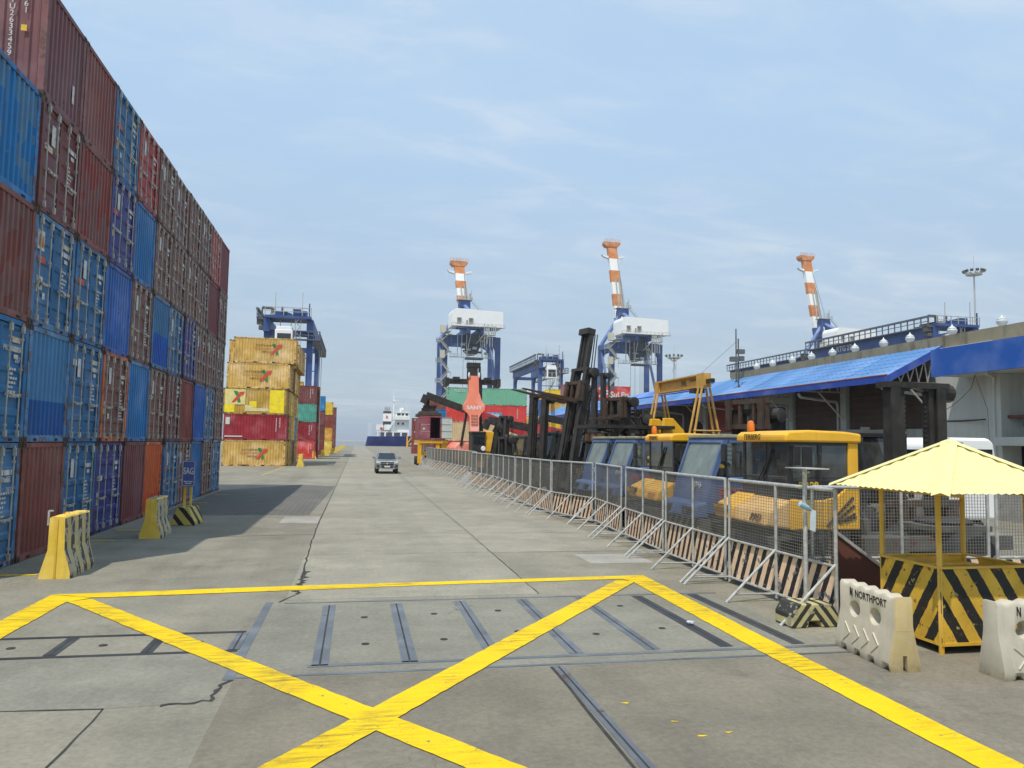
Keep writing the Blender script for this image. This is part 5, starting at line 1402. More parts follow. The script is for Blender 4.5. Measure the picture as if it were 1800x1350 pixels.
for k in range(14):
    y = 33+k*4.7; m.quad((22.97,y,6.045),(25.7,y,7.43),(25.7,y+.05,7.43),(22.97,y+.05,6.045))
bw(m, 'sheet_lap', plain('blue_sheet_lap', (.072,.192,.42,1), .6, 0, .3, 2), wh, fix=False)
canopy(66.6, 96, 22.95, 6.0, 25.75, 7.42, M['canopy'])
m = MB(); m.box(22.92, 22.98, 29.8, 96, 5.70, 6.0); bw(m, 'eave_fascia', M['deepblue'], wh)
m = MB(); m.hexa([(22.98,29.74,5.70),(25.75,29.74,7.10),(25.75,29.80,7.10),(22.98,29.80,5.70)], [(22.98,29.74,6.03),(25.75,29.74,7.45),(25.75,29.80,7.45),(22.98,29.80,6.03)]); bw(m, 'gable_fascia', M['deepblue'], wh)
m = MB(); m.tube((22.93,29.8,6.03), (22.93,96,6.03), .035, n=6); bw(m, 'eave_trim', painted('rusty_trim', (.30,.10,.05,1), .7), wh)
for i, yv in enumerate((30.0, 36.6, 41.7, 47, 53.3, 61.1, 67, 75, 85)):
    m = MB(); m.bar((23.1,yv,5.72), (25.55,yv,5.72), .07); m.bar((23.1,yv,5.75), (25.55,yv,7.1), .07)
    for k in range(5):
        x = 23.3+k*.46; m.bar((x,yv,5.75), (x+.3,yv,5.9+(x-22.8)*.47), .04); m.bar((x+.3,yv,5.9+(x-22.8)*.47), (x+.46,yv,5.75), .04)
    m.bar((25.5,yv,4.2), (24.0,yv,5.7), .06); bw(m, 'canopy_truss', M['galv'], wh)
for yv in (30.4, 37.0, 42.0, 48.6, 57, 66, 74):
    m = MB(); m.path([(23.05,yv,5.62),(23.2,yv,5.42),(25.35,yv,5.22),(25.42,yv,5.0),(25.42,yv,.3)], .075, 8); bw(m, 'downpipe', M['pipegrey'] if 'pipegrey' in M else M['galv'], wh, smooth=True)
m = MB(); m.box(25.76, 26.2, 18, 49.6, 6.6, 7.86); m.box(25.72, 26.24, 49.0, 49.65, 6.6, 7.92)
def parmat():
    t = NT('stained_parapet'); c = t.coords(False); n1 = t.noise(c, .8, 7, .65); st = t.noise(c, 1.0, 6, .68, (2, 2.2, .35)); n3 = t.noise(c, .35, 4)
    b = t.mix(t.ramp(n1, .35, .7), (.30,.27,.19,1), (.22,.20,.14,1)); b = t.mix(t.ramp(st, .52, .72, 0, .8), b, (.11,.095,.07,1)); b = t.mix(t.math('MULTIPLY', t.ramp(st, .45, .6), t.ramp(n3, .5, .65, 0, .6)), b, (.20,.09,.04,1)); t.bsdf(b, .9, spec=.2); return t.m
bw(m, 'parapet', parmat(), wh)
m = MB(); m.prism([(26.2,7.3),(31,8.3),(40,6.8),(40,6.4),(31,7.8),(26.2,6.9)], 'y', 20, 96); bw(m, 'main_roof', painted('grey_roof_sheet', (.30,.31,.31,1), .6), wh)
def zven(u): 
    a = .1985+math.atan((u-900)/1345); return 31/math.tan(a)
for u in (1768, 1679, 1604, 1557, 1506, 1466, 1429, 1395, 1360, 1332):
    yv = zven(u); m = MB(); m.lathe([(.15,8.1),(.15,8.86),(.17,8.92),(.24,9.0),(.26,9.12),(.21,9.17),(.22,9.22),(.09,9.32),(.03,9.38),(.02,9.46)], (31,yv,0), 'z', 14); bw(m, 'roof_ventilator', M['venti'] if 'venti' in M else M['white'], wh, smooth=True)
m = MB(); m.box(23.7, 25.4, 27.3, 29.6, 0, .0+.001) if False else None

dk = thing('dock_office', 'pale grey dock building with deep blue roof fascia at the right edge', 'building', (24, 22, 0))
def dp(name, mat, b, **k):
    m = MB(); m.box(*b); return bw(m, name, mat, dk, **k)
M['whitewall'] = painted('off_white_wall', (.50,.52,.48,1), .8, var=.08, streak=.35, rust=.0, nscale=.4, dirt=(.26,.26,.22,1))
dp('wall', M['whitewall'], (25.6, 25.9, 26.9, 29.99, 0, 7.3)); dp('wall', M['whitewall'], (26.3, 26.6, 6, 26.9, 0, 5.8))
dp('fascia', painted('bright_blue_fascia', (.012,.09,.40,1), .4, var=.06, streak=.1, rust=0), (23.9, 24.05, 6, 28.3, 5.82, 6.98))
dp('soffit', M['whitewall'], (24.05, 26.3, 6, 28.28, 5.86, 5.98)); dp('roof_slab', M['wall'], (24.05, 34, 6, 28.28, 6.6, 6.9))
dp('pilaster', M['whitewall'], (25.3, 26.3, 26.2, 26.89, 0, 5.85))
wd = dp('window', M['glassdark'], (26.22, 26.30, 18, 25.7, 4.75, 5.35))
m = MB()
for i in range(9): m.box(26.16, 26.22, 18+i*.95, 18.06+i*.95, 4.75, 5.35)
m.box(26.16, 26.22, 18, 25.7, 4.70, 4.75); m.box(26.16, 26.22, 18, 25.7, 5.35, 5.40); m.xf(MX.Translation(-V(dk.location))); m.build('window_frame', M['wall'], wd)
dp('ledge', painted('brown_red_ledge', (.14,.045,.035,1), .6), (25.6, 26.3, 6, 26.6, 4.05, 4.17)); dp('dock_slab', M['whitewall'], (24.9, 26.3, 6, 26.19, 2.95, 3.28))
dp('dock_opening', M['voidshade'], (26.2, 26.29, 10, 26.19, 1.2, 2.94)); dp('dock_platform', M['concreteblk'], (24.9, 26.19, 6, 26.19, 0, 1.15))  # dock opening is a dark panel with its shade painted in
m = MB(); m.path([(25.3,27.0,4.02),(25.58,28.6,4.0),(25.58,30,4.02)], .035, 6); bw(m, 'conduit', M['cable'], dk)
m = MB(); m.path([(24.1,25.6,5.75),(25.2,26.4,5.72),(25.26,26.5,5.4),(25.26,26.5,.4)], .06, 8); bw(m, 'downpipe', M['whitewall'], dk, smooth=True)
m = MB(); pts = [(24.6, 26.9+.26*i, 5.3-.9*sin(pi*min(1, i/9)*.62)) for i in range(10)]; m.path([(24.5,26.6,5.8)]+pts, .012, 4); m.path([(24.5,26.6,5.8),(25.2,26.75,4.4),(25.3,26.8,2)], .01, 4); bw(m, 'hanging_wire', M['cable'], dk)
# poles with lamps on the canopy
def lamp_pole(loc, H, label, lamps, guy=None):
    t = thing('lamp_pole', label, 'lamp pole', loc, 0)
    m = MB(); m.tube((0,0,0), (0,0,H), .05, n=6); m.bar((0,-.2,.1), (0,.2,0), .05)
    if guy: m.tube((0,0,H*.75), guy, .012, n=4)
    m.build('pole', M['chassis'], t)
    for z, s in lamps:
        q = MB(); q.box(s*.05-.02, s*.55, -.2, .15, z, z+.3) if s > 0 else q.box(s*.55, s*.05+.02, -.2, .15, z, z+.3); q.build('lamp', M['lamp'], t)
lamp_pole((24.0, 45.3, 6.5), 3.2, 'thin lamp pole standing on the blue canopy, nearer one', ((1.7, -1), (1.75, .6)))
lamp_pole((25.0, 47.5, 7.1), 3.6, 'thin guyed lamp pole at the parapet end above the canopy', ((1.9, 1),), (-1.2, 5, .1))
lamp_pole((21.2, 63, 0), 9.3, 'dark lamp pole with twin lamps left of the canopy tip', ((7.8, -1), (7.4, 1)))
M['coraldark'] = plain('dark_coral_print', (.42,.16,.11,1), .7, 0, .3, 8)
# ================================================================ vehicles and machinery
def wheel(parent, c, r, w, ax='y', name='wheel', hub=None, dual=False):
    m = MB(); h = w/2
    m.lathe([(r*.55,-h),(r*.92,-h),(r,-h*.7),(r,h*.7),(r*.92,h),(r*.55,h)], c, ax, 20)
    o = m.build('wheel', M['black'], parent, smooth=True)
    m = MB(); m.lathe([(r*.16,-h*.7),(r*.5,-h*.55),(r*.56,-h*.95),(r*.56,h*.95),(r*.5,h*.55),(r*.16,h*.7)], c, ax, 14)
    m.build('rim', hub or M['chassis'], o, smooth=True)
    return o
def tractor_base(t, paint):
    m = MB()
    for y in (.55, 1.35): m.box(.35, 6.2, y, y+.14, .62, .92)
    m.box(.05, .34, -.02, 2.15, .55, 1.02); m.box(.4, 1.9, .05, 2.05, .93, 1.12); m.box(2.5, 2.7, .5, 1.55, .65, 1.3); m.box(4.2, 5.6, .45, 1.6, 1.02, 1.14); m.box(2.2, 3.2, -.02, .5, .5, .98); m.box(2.2, 3.4, 1.6, 2.1, .45, .95)
    m.build('chassis', M['chassis'], t, bevel=.01)
    for x in (1.25, 4.7):
        for y in (.12, 1.98): wheel(t, (x, y, .52), .52, .34 if x < 2 else .5)
    m = MB(); m.lathe([(.55,1.14),(.6,1.2),(.5,1.26)], (4.9, 1.05, 0), 'z', 16); m.build('fifth_wheel', M['darksteel'], t)
    m = MB(); m.tube((2.35,.9,1.1), (2.35,.9,3.0), .07, n=8); m.bar((2.2,.2,1.1), (2.2,.2,2.6), .05); m.bar((2.2,1.8,1.1), (2.2,1.8,2.6), .05); m.bar((2.2,.2,2.6), (2.2,1.8,2.6), .05); m.build('exhaust_rack', M['darksteel'], t)
def cab_inside(t, x0, x1, y0, y1, z0, seat=M['black']):
    m = MB(); xs = x0+.75*(x1-x0)
    m.box(xs-.25, xs+.2, y0+.25, y0+.75, z0+.1, z0+.25); m.box(xs+.1, xs+.25, y0+.27, y0+.73, z0+.25, z0+.85); m.blob((xs+.17, y0+.5, z0+.95), .08, .16, .12)
    m.box(x0+.08, x0+.3, y0+.1, y1-.1, z0, z0+.2); m.tube((x0+.4, y0+.5, z0+.32), (x0+.42, y0+.5, z0+.36), .2, n=14)
    m.build('seat', seat, t)
def yellow_tractor(loc, label, hood_txt, door_txt, old=False):
    t = thing('terminal_tractor', label, 'tractor', loc, 0, 'terminal tractors parked nose to the fence')
    Yl = M['yellow']; tractor_base(t, Yl)
    x0, x1, y0, y1 = .55, 2.05, 0.0, 1.82
    # hood with raked nose
    m = MB(); m.hexa([(-.03,1.30,1.23),(.56,1.30,1.14),(.56,2.06,1.14),(-.05,2.02,1.24)], [(.04,1.30,1.50),(.56,1.30,1.78),(.56,2.05,1.78),(.02,2.02,1.54)])
    hd = m.build('hood', Yl, t, bevel=.05)
    m = MB(); m.hexa([(0,-.02,1.22),(.56,-.02,1.14),(.56,1.295,1.14),(-.03,1.295,1.24)], [(.10,-.01,1.50),(.56,-.02,1.74),(.56,1.295,1.76),(.05,1.295,1.51)])
    hd = m.build('hood', M['yellowpale'] if not old else Yl, t, bevel=.05)
    m = MB(); m.hexa([(.03,1.42,1.34),(.1,1.42,1.34),(.1,1.95,1.34),(.02,1.95,1.34)], [(.04,1.42,1.47),(.12,1.42,1.47),(.12,1.95,1.48),(.03,1.95,1.48)]); m.xf(MX.Translation((-.075,0,.03)))
    for k in range(8): m.box(-.095, -.06, 1.45+k*.065, 1.462+k*.065, 1.37, 1.50, 1)
    m.build('grille', [M['blackletter'], Yl], hd)
    letter(hood_txt, M['orangeletter'] if old else M['brownletter'], hd, (.015, .36, 1.36), (R(74), 0, R(-90)), .21, .003, .2, .012)
    # side skirt rising into a louvred fender
    for ya in (-.04, 1.66):
        m = MB(); m.prism([(.562,1.14),(2.08,1.14),(2.08,2.02),(1.86,2.02),(1.55,1.78),(1.2,1.72),(.562,1.74)], 'y', ya, ya+.2); m.build('fender', Yl, t, bevel=.03)
    m = MB()
    for k in range(4):
        a = V((1.34+k*.13, -.05, 1.22+k*.03)); b = V((1.92+k*.02, -.05, 1.78-k*.16+.0)) if k < 3 else V((1.98,-.05,1.40)); m.bar(a, b, .02, .05)
    m.build('louvre', M['brownsteel'], t)
    # cab: roof, corner posts, lower door panel
    m = MB(); m.prism([(x0-.12,2.86),(x1+.06,2.86),(x1+.06,3.04),(x1-.3,3.08),(x0+.4,3.10),(x0-.02,3.07),(x0-.12,3.0)], 'y', y0-.08, y1+.08)
    rf = m.build('roof', Yl, t, bevel=.04)
    letter('TERBERG', M['brownletter'], rf, (x0-.125, 1.22, 2.955), SIDE_L, .17, .003, .25, .008)
    letter('TERBERG', M['brownletter'], rf, (x0+.32, y0-.084, 2.955), FRONT, .15, .003, .25, .008) if False else None
    m = MB(); m.lathe([(.07,3.09),(.08,3.12),(.08,3.22),(.06,3.3),(.02,3.32)], (x0+.08, 1.62, 0), 'z', 12); m.build('beacon', M['amber'], rf, smooth=True)
    m = MB(); m.box(x1-.20, x1+.02, y0-.02, y0+.12, 1.15, 2.86); m.box(x1-.12, x1+.02, y1-.12, y1+.02, 1.15, 2.86); m.box(x1-.04, x1+.02, y0+.12, y1-.12, 1.15, 2.12); m.build('rear_post', Yl, t, bevel=.02)
    m = MB(); K = M['cabblack']
    m.box(x0, x0+.08, y0, y0+.08, 1.75, 2.86); m.box(x0, x0+.08, y1-.08, y1, 1.75, 2.86); m.box(x0+.64, x0+.72, y0, y0+.05, 2.1, 2.86)
    m.box(x0+.001, x1-.2, y0+.001, y0+.06, 1.74, 2.10); m.box(x0+.001, x0+.05, y0+.06, y1-.06, 1.74, 1.96); m.box(x0+.02, x1-.2, y0+.005, y0+.055, 2.80, 2.86); m.box(x0+.02, x1-.2, y1-.06, y1-.005, 1.74, 2.06); m.box(x0+.005, x0+.05, .86, .9, 1.96, 2.86)
    m.build('cab_frame', K, t)
    m = MB(); m.box(x0+.02, x0+.03, y0+.08, y1-.08, 1.96, 2.86); m.build('windshield', M['glass'], t)
    m = MB(); m.box(x0+.72, x1-.2, y0+.02, y0+.03, 2.10, 2.80); m.box(x0+.08, x0+.64, y0+.02, y0+.03, 2.10, 2.80); m.build('side_window', M['glass'], t)
    m = MB(); m.box(x1-.02, x1-.01, y0+.12, y1-.12, 2.12, 2.86); m.box(x0+.1, x1-.1, y1-.03, y1-.02, 2.06, 2.8); m.build('rear_window', M['glass'], t)
    letter(door_txt, M['yellowdecal'], t, (x0+.42, y0-.003, 2.0), FRONT, .20, .003, 0, .02)
    cab_inside(t, x0, x1, y0, y1, 1.9)
    m = MB(); m.prism([(x0+.10,1.74),(x0+.55,1.74),(x0+.52,2.30),(x0+.36,2.42),(x0+.16,2.30)], 'y', y0+.75, y1-.15); m.prism([(x0+.20,2.10),(x0+.95,2.42),(x0+.95,2.48),(x0+.20,2.2)], 'y', y0+.5, y0+.62); m.build('dashboard', Yl, t, bevel=.02)
    m = MB(); m.box(x0+.10, x0+.30, y0-.34, y0-.28, 2.30, 2.78); m.box(x0-.06, x0+.07, y0-.30, y0-.25, 2.42, 2.78); m.bar((x0+.04,y0-.02,2.76), (x0,y0-.2,2.80), .03); m.bar((x0+.04,y0-.02,2.3), (x0,y0-.2,2.28), .03); m.build('mirror', M['black'], t, bevel=.02)
    m = MB(); m.bar((x0-.012,y0+1.2,2.0), (x0-.012,y0+.75,2.55), .018); m.bar((x0-.014,y0+.95,2.15), (x0-.014,y0+.6,2.7), .03); m.build('wiper', M['black'], t)
    m = MB(); m.path([(x0+.66,y0-.03,1.80),(x0+.66,y0-.07,1.85),(x0+.66,y0-.07,2.6),(x0+.66,y0-.03,2.65)], .014, 6); m.box(x0+.76, x0+.9, y0-.02, y0-.005, 1.9, 1.94); m.build('handrail', M['darksteel'], t)
    m = MB()
    for k in range(5): m.path([(x1+.08,y0+.2+k*.09,1.2),(x1+.3,y0+.15+k*.1,1.7),(x1+.2,y0+.3+k*.08,2.3)], .018, 5, 0)
    m.build('air_hose', M['black'], t)
    return t
M['cabblack'] = plain('cab_black', (.025,.026,.028,1), .45, 0, .25, 4)
M['brownletter'] = plain('dark_brown_letter', (.09,.05,.01,1), .6, 0, .2, 8)
def blue_tractor(loc, label, num, col=None, txt='PORT', extra=True):
    t = thing('terminal_tractor', label, 'tractor', loc, 0, 'terminal tractors parked nose to the fence')
    B = col or M['tractorblue']; tractor_base(t, B)
    y0, y1 = 0.0, 2.0
    m = MB(); m.hexa([(.18,y0-.02,1.12),(2.05,y0-.02,1.12),(2.05,y1+.02,1.12),(.18,y1+.02,1.12)], [(.34,y0-.02,2.02),(2.05,y0-.02,2.02),(2.05,y1+.02,2.02),(.34,y1+.02,2.02)]); m.build('body', B, t, bevel=.04)
    m = MB(); m.hexa([(-.15,y0,1.02),(.3,y0-.02,1.02),(.3,y1+.02,1.02),(-.15,y1,1.02)], [(-.02,y0+.02,1.36),(.3,y0,1.42),(.3,y1,1.42),(-.02,y1-.02,1.36)]); bp = m.build('bumper', B, t, bevel=.05)
    for y in (.12, 1.35):
        m = MB(); m.box(-.13, -.02, y, y+.48, 1.10, 1.28); m.tube((-.15,y+.24,1.19), (-.10,y+.24,1.19), .07, n=12, mi=1); m.build('headlight', [M['blackletter'], M['glassdark']], bp)
    m = MB(); m.box(.0, .04, y0, y1, .62, 1.01); m.build('apron', M['apron'], t)
    # slanted cab
    def fx(z): return .36+(z-2.02)*.36
    m = MB()
    for y in (y0, y1-.09): m.hexa([(fx(2.02),y,2.02),(fx(2.02)+.12,y,2.02),(fx(2.02)+.12,y+.09,2.02),(fx(2.02),y+.09,2.02)], [(fx(2.95),y,2.95),(fx(2.95)+.12,y,2.95),(fx(2.95)+.12,y+.09,2.95),(fx(2.95),y+.09,2.95)])
    m.hexa([(fx(2.84),y0+.09,2.84),(fx(2.84)+.08,y0+.09,2.84),(fx(2.84)+.08,y1-.09,2.84),(fx(2.84),y1-.09,2.84)], [(fx(2.95),y0+.09,2.95),(fx(2.95)+.08,y0+.09,2.95),(fx(2.95)+.08,y1-.09,2.95),(fx(2.95),y1-.09,2.95)])
    m.box(fx(2.95)+.12, 2.05, y0, y0+.06, 2.84, 2.95); m.box(fx(2.95)+.12, 2.05, y1-.06, y1, 2.84, 2.95)
    m.box(1.28, 1.36, y0+.002, y0+.05, 2.02, 2.84); m.box(1.97, 2.05, y0, y0+.08, 2.02, 2.84); m.box(1.97, 2.05, y1-.08, y1, 2.02, 2.84)
    m.build('cab_frame', B, t)
    m = MB(); m.box(fx(2.95)-.04, 2.12, y0-.03, y1+.03, 2.953, 3.04); m.build('roof', M['dustyroof'] if extra else B, t, bevel=.02)
    m = MB(); m.quad((fx(2.04)+.04,y0+.09,2.04), (fx(2.04)+.04,y1-.09,2.04), (fx(2.84)+.04,y1-.09,2.84), (fx(2.84)+.04,y0+.09,2.84)); m.build('windshield', M['glassdusty'], t)
    m = MB(); m.poly([(fx(2.04)+.13,y0+.03,2.04),(1.28,y0+.03,2.04),(1.28,y0+.03,2.84),(fx(2.84)+.13,y0+.03,2.84)]); m.quad((1.36,y0+.03,2.04),(1.97,y0+.03,2.04),(1.97,y0+.03,2.84),(1.36,y0+.03,2.84)); m.build('side_window', M['glass'], t)
    m = MB(); m.quad((2.02,y0+.1,2.04),(2.02,y1-.1,2.04),(2.02,y1-.1,2.84),(2.02,y0+.1,2.84)); m.build('rear_window', M['glass'], t)
    cab_inside(t, .5, 2.0, y0, y1, 2.02)
    if txt:
        letter(txt, M['redletter'], t, (.98, y0-.045, 1.62), FRONT, .36, .003, 0, .015)
        letter('NORTH', M['redletter'], t, (.30, 1.5, 1.72), (R(80), 0, R(-90)), .26, .003, 0, .02)
    letter(num, M['decal'], t, (.24, .55, 1.80), (R(80), 0, R(-90)), .2, .003, 0, .015)
    letter(num[:2], M['decal'], t, (1.62, y0-.045, 1.84), FRONT, .26, .003, 0, .02)
    m = MB(); m.bar((fx(2.8),y0-.02,2.8), (fx(2.8)-.05,y0-.22,2.78), .03); m.box(fx(2.8)-.1, fx(2.8)-.04, y0-.34, y0-.14, 2.4, 2.8); m.build('mirror', M['cabblack'], t)
    m = MB(); m.bar((1.4,y0-.06,1.2), (1.4,y0-.06,2.5), .03); m.bar((1.9,y0-.06,1.2), (1.9,y0-.06,2.5), .03)
    for z in (.5, .8): m.box(1.35, 1.95, y0-.12, y0+.05, z, z+.04)
    m.build('handrail', M['darksteel'], t)
    return t
M['apron'] = stripes('apron_stripes', (.45,.33,.08,1), (.04,.04,.04,1), .34, (0,1,.8), .6, .3, (.15,.14,.12,1))
M['dustyroof'] = painted('dusty_roof', (.34,.31,.20,1), .8, var=.2, streak=.2, rust=.2)
M['glassdusty'] = plain('dusty_windshield', (.16,.19,.17,1), .25, 0, .3, 2)
yellow_tractor((7.78, 13.72, 0), 'yellow terminal tractor nearest the camera with RRD on its dusty hood', 'RRD', 'RR08')
blue_tractor((7.98, 17.1, 0), 'blue terminal tractor numbered RT15 between the two yellow ones', 'RT15')
yellow_tractor((8.08, 20.0, 0), 'second yellow terminal tractor with a cleaner hood, farther along', 'RR07', 'RRS', True)
blue_tractor((8.45, 24.3, 0), 'blue terminal tractor with dusty windshield beyond the second yellow one', 'RT14')
blue_tractor((8.42, 26.9, 0), 'last blue terminal tractor in the row, beside the leaning mast', 'RT12')

def forklift(loc, rz, label, H=4.4, tilt=0, cz=1.0, col='yellow', s=1.0, forks=1.2, cabin=True, arch=True, group='lift trucks parked in the yard', inner=0.0, ws=1.0, forkdrop=0):
    t = thing('forklift', label, 'forklift', loc, rz, group, s)
    P = M[col]; D = M['darksteel']
    m = MB(); m.prism([(-4.3,.55),(-4.4,1.1),(-4.1,1.95),(-2.5,1.95),(-2.4,1.45),(-.5,1.3),(-.2,.95),(-.2,.55)], 'y', -1.05*ws, 1.05*ws); m.build('body', P, t, bevel=.08)
    m = MB(); m.prism([(-4.6,.7),(-4.66,1.3),(-4.3,1.85),(-4.0,1.85),(-4.0,.7)], 'y', -1.1*ws, 1.1*ws); m.build('counterweight', P, t, bevel=.1)
    for x, r_ in ((-.35, .68), (-3.5, .6)):
        for y in (-1.05*ws, 1.05*ws): wheel(t, (x, y, r_), r_, .42)
    if cabin:
        m = MB(); x0, x1, zz = -2.35, -.75, 1.46
        for a, b_ in (((x0,.0,zz),(x0+.1,.0,zz+1.6)), ((x1+.25,.0,zz),(x1-.05,.0,zz+1.6))):
            for y in (-.68, .68): m.bar((a[0],y,a[2]), (b_[0],y,b_[2]), .09)
        m.box(x0, x1+.05, -.75, .75, zz+1.6, zz+1.7); m.box(x0, x1, -.72, .72, zz-.05, zz+.5); cf = m.build('cab', M['cabblack'], t)
        m = MB(); 
        for y in (-.70, .69): m.box(x0+.1, x1+.1, y, y+.01, zz+.5, zz+1.6)
        m.hexa([(x1+.2,-.65,zz+.5),(x1+.21,-.65,zz+.5),(x1+.21,.65,zz+.5),(x1+.2,.65,zz+.5)], [(x1-.04,-.65,zz+1.6),(x1-.03,-.65,zz+1.6),(x1-.03,.65,zz+1.6),(x1-.04,.65,zz+1.6)]); m.build('cab_glass', M['glass'], cf)
        m = MB(); m.box(x0+.4, x0+.9, -.3, .3, zz+.5, zz+.6); m.box(x0+.3, x0+.45, -.3, .3, zz+.6, zz+1.2); m.build('seat', M['black'], cf)
        m = MB()
        for y in (-.6, .45): m.box(x1-.1, x1+.02, y, y+.2, zz+1.7, zz+1.86)
        m.box(x0+.3, x1-.3, -.4, .4, zz+1.7, zz+1.8); m.build('work_light', M['lamp'], cf)
    # mast, tilted about its foot
    T = MX.Translation((.35, 0, .35)) @ MX.Rotation(R(-tilt), 4, 'Y')
    m = MB()
    for sy in (-1, 1):
        y = sy*.62*ws; m.box(-.16, .16, y-.09, y+.09, 0, H-.35); m.box(.16, .2, y-.14, y+.14, 0, H-.35)
        y2 = sy*.40*ws; m.box(-.1, .12, y2-.07, y2+.07, .1, H+inner-.35)
        if inner: m.box(-.06, .06, sy*.08, sy*.30*ws, H-.2, H+inner-.4); m.path([(-.35, y2*.9, H+inner-.3), (-.5, y2*1.1, H*.7), (-.45, y2, .8)], .03, 5); m.path([(-.28, y2*.6, H+inner-.3), (-.38, y2*.8, H*.75), (-.3, y2, .9)], .03, 5)
        for k in range(int((H-.6)/.12)): m.box(.02, .06, y2-sy*.13-.03, y2-sy*.13+.03, .2+k*.12, .27+k*.12)
    m.box(-.2, .2, -.85*ws, .85*ws, H-.37, H-.22)
    if arch:
        for sy in (-1, 1): m.prism([(sy*.47*ws, H-.36), (sy*.33*ws, H-.36+inner*0), (sy*.12*ws, H-.37), (sy*.33*ws, H-.46), (sy*.43*ws, H-.62), (sy*.47*ws, H-.9)], 'x', -.12, .12)
    if inner: m.box(-.14, .3, -.5*ws, .5*ws, H+inner-.4, H+inner-.1)
    m.box(-.16, -.05, -.5*ws, .5*ws, H*.38, H*.38+.3); m.box(-.16, .1, -.6*ws, .6*ws, .1, .4)
    m.xf(T); mo = m.build('mast', D, t)
    m = MB()
    for sy in (-1, 1):
        m.tube((-.22, sy*.5*ws, .1), (-.22, sy*.5*ws, H*.8), .06, n=8, mi=0); m.tube((-.22, sy*.5*ws, H*.8), (-.22, sy*.5*ws, H-.3), .035, n=6, mi=1)
    m.xf(T); m.build('lift_cylinder', [D, M['galv']], mo)
    m = MB()
    for k in range(5): m.path([(-.3, .74*ws+k*.045, H-.4), (-.42-.03*k, .78*ws+k*.05, H*.55), (-.5, .7*ws, .6)], .016, 4)
    m.xf(T); m.build('hose', M['cable'], mo)
    m = MB(); m.lathe([(.1,-.22),(.24,-.2),(.24,.2),(.1,.22)], (-.12, .92*ws, H-.45), 'y', 14); m.xf(T); m.build('hose_reel', D, mo)
    m = MB()
    for z in (cz, cz+.85): m.box(.2, .34, -.95*ws, .95*ws, z, z+.16)
    for y in (-.85, -.3, .3, .85): m.box(.2, .32, y*ws-.05, y*ws+.05, cz+.16, cz+.85)
    for y in (-.7, .7): m.prism([(.34, cz-.02), (.34, cz+1.0), (.46, cz+1.0), (.46, cz-.02)], 'y', y*ws-.1, y*ws+.1)
    m.xf(T); m.build('carriage', M['brownsteel'], mo)
    if forks:
        for y in (-.62, .62):
            m = MB(); m.prism([(.34,cz+.75),(.44,cz+.75),(.46,cz+.08),(.46+forks,cz-.06-forkdrop),(.46+forks,cz-.10-forkdrop),(.44,cz-.14),(.34,cz-.1)], 'y', y*ws-.09, y*ws+.09); m.xf(T); m.build('fork', M['brownsteel'], mo)
    return t
forklift((13.75, 17.3, 0), R(-86), 'black masted lift truck behind the nearest yellow tractor', H=4.3, cz=.15, col='chassis', ws=1.12, forks=1.2)
forklift((10.9, 38.6, 0), R(197), 'large lift truck with tall leaning mast and long raised forks', H=6.3, tilt=10, cz=4.35, inner=1.9, col='yellow', s=1.06, forks=3.0, ws=.86)
forklift((10.2, 42.2, 0), R(215), 'lift truck with upright black mast left of the leaning one', H=5.1, tilt=3, cz=.2, col='red', s=1.05, forks=1.2, ws=.72)
forklift((9.6, 48, 0), R(190), 'red hooded lift truck with grey cab beside the fence', H=3.0, tilt=0, cz=.4, col='coral', forks=1.2)
forklift((10.9, 56, 0), R(205), 'lift truck with short black mast right of the coral boom', H=4.6, tilt=2, cz=.3, col='red', forks=1.2, ws=.55)
forklift((9.3, 52, 0), R(170), 'lift truck with dark tilted mast below the red boom', H=4.0, tilt=9, cz=.3, col='yellow', forks=1.0, ws=.6)
t = thing('yard_loader', 'yellow yard loader with black front and round lamp under the coral boom', 'loader', (9.9, 61, 0))
m = MB(); m.prism([(-1.6,.7),(1.9,.7),(1.9,1.7),(.5,2.05),(-1.6,2.05)], 'y', -.6, 3.4); m.build('body', M['yellow'], t, bevel=.1)
m = MB(); m.prism([(.12,2.0),(1.75,1.9),(1.62,2.6),(1.15,3.3),(.7,3.62),(.12,3.66)], 'y', -.7, 2.6); m.build('side_panel', M['yellow'], t, bevel=.08)
m = MB(); m.box(-.95, .11, -.85, 1.0, 1.9, 3.45); m.box(-.85, .0, -.88, -.86, 2.6, 3.3, 1); m.box(-1.0, .15, -.9, .9, 3.45, 3.6); m.build('front', [M['darksteel'], M['glassdark']], t, bevel=.03)
m = MB(); m.lathe([(.17,-.96),(.2,-.9),(.17,-.86)], (-.05, 0, 2.25), 'y', 14); m.build('lamp', M['cranewhite'], t)
for y in (.2, 2.8):
    for x in (-1.5, 1.7): wheel(t, (x, y, .62), .62, .42, 'x')
forklift((13.6, 24.2, 0), R(200), 'small lift truck with high carriage behind the blue tractor', H=3.9, tilt=0, cz=3.0, col='chassis', forks=0)
forklift((13.0, 36, 0), R(195), 'dark lift truck with high carriage below the red logo container', H=4.9, tilt=0, cz=3.7, col='yellow', forks=.9)
forklift((13.2, 33, 0), R(160), 'lift truck with grey frame mast behind the yellow roof', H=4.0, tilt=0, cz=1.5, col='chassis', forks=0)
forklift((19.0, 58, 0), R(200), 'distant lift truck with high double mast left of the canopy tip', H=8.2, tilt=0, cz=1.0, col='chassis', forks=0, arch=True)
forklift((17.4, 57, 0), R(200), 'distant lift truck with open frame mast before the red logo container', H=7.0, tilt=0, cz=5.0, col='chassis', forks=0)

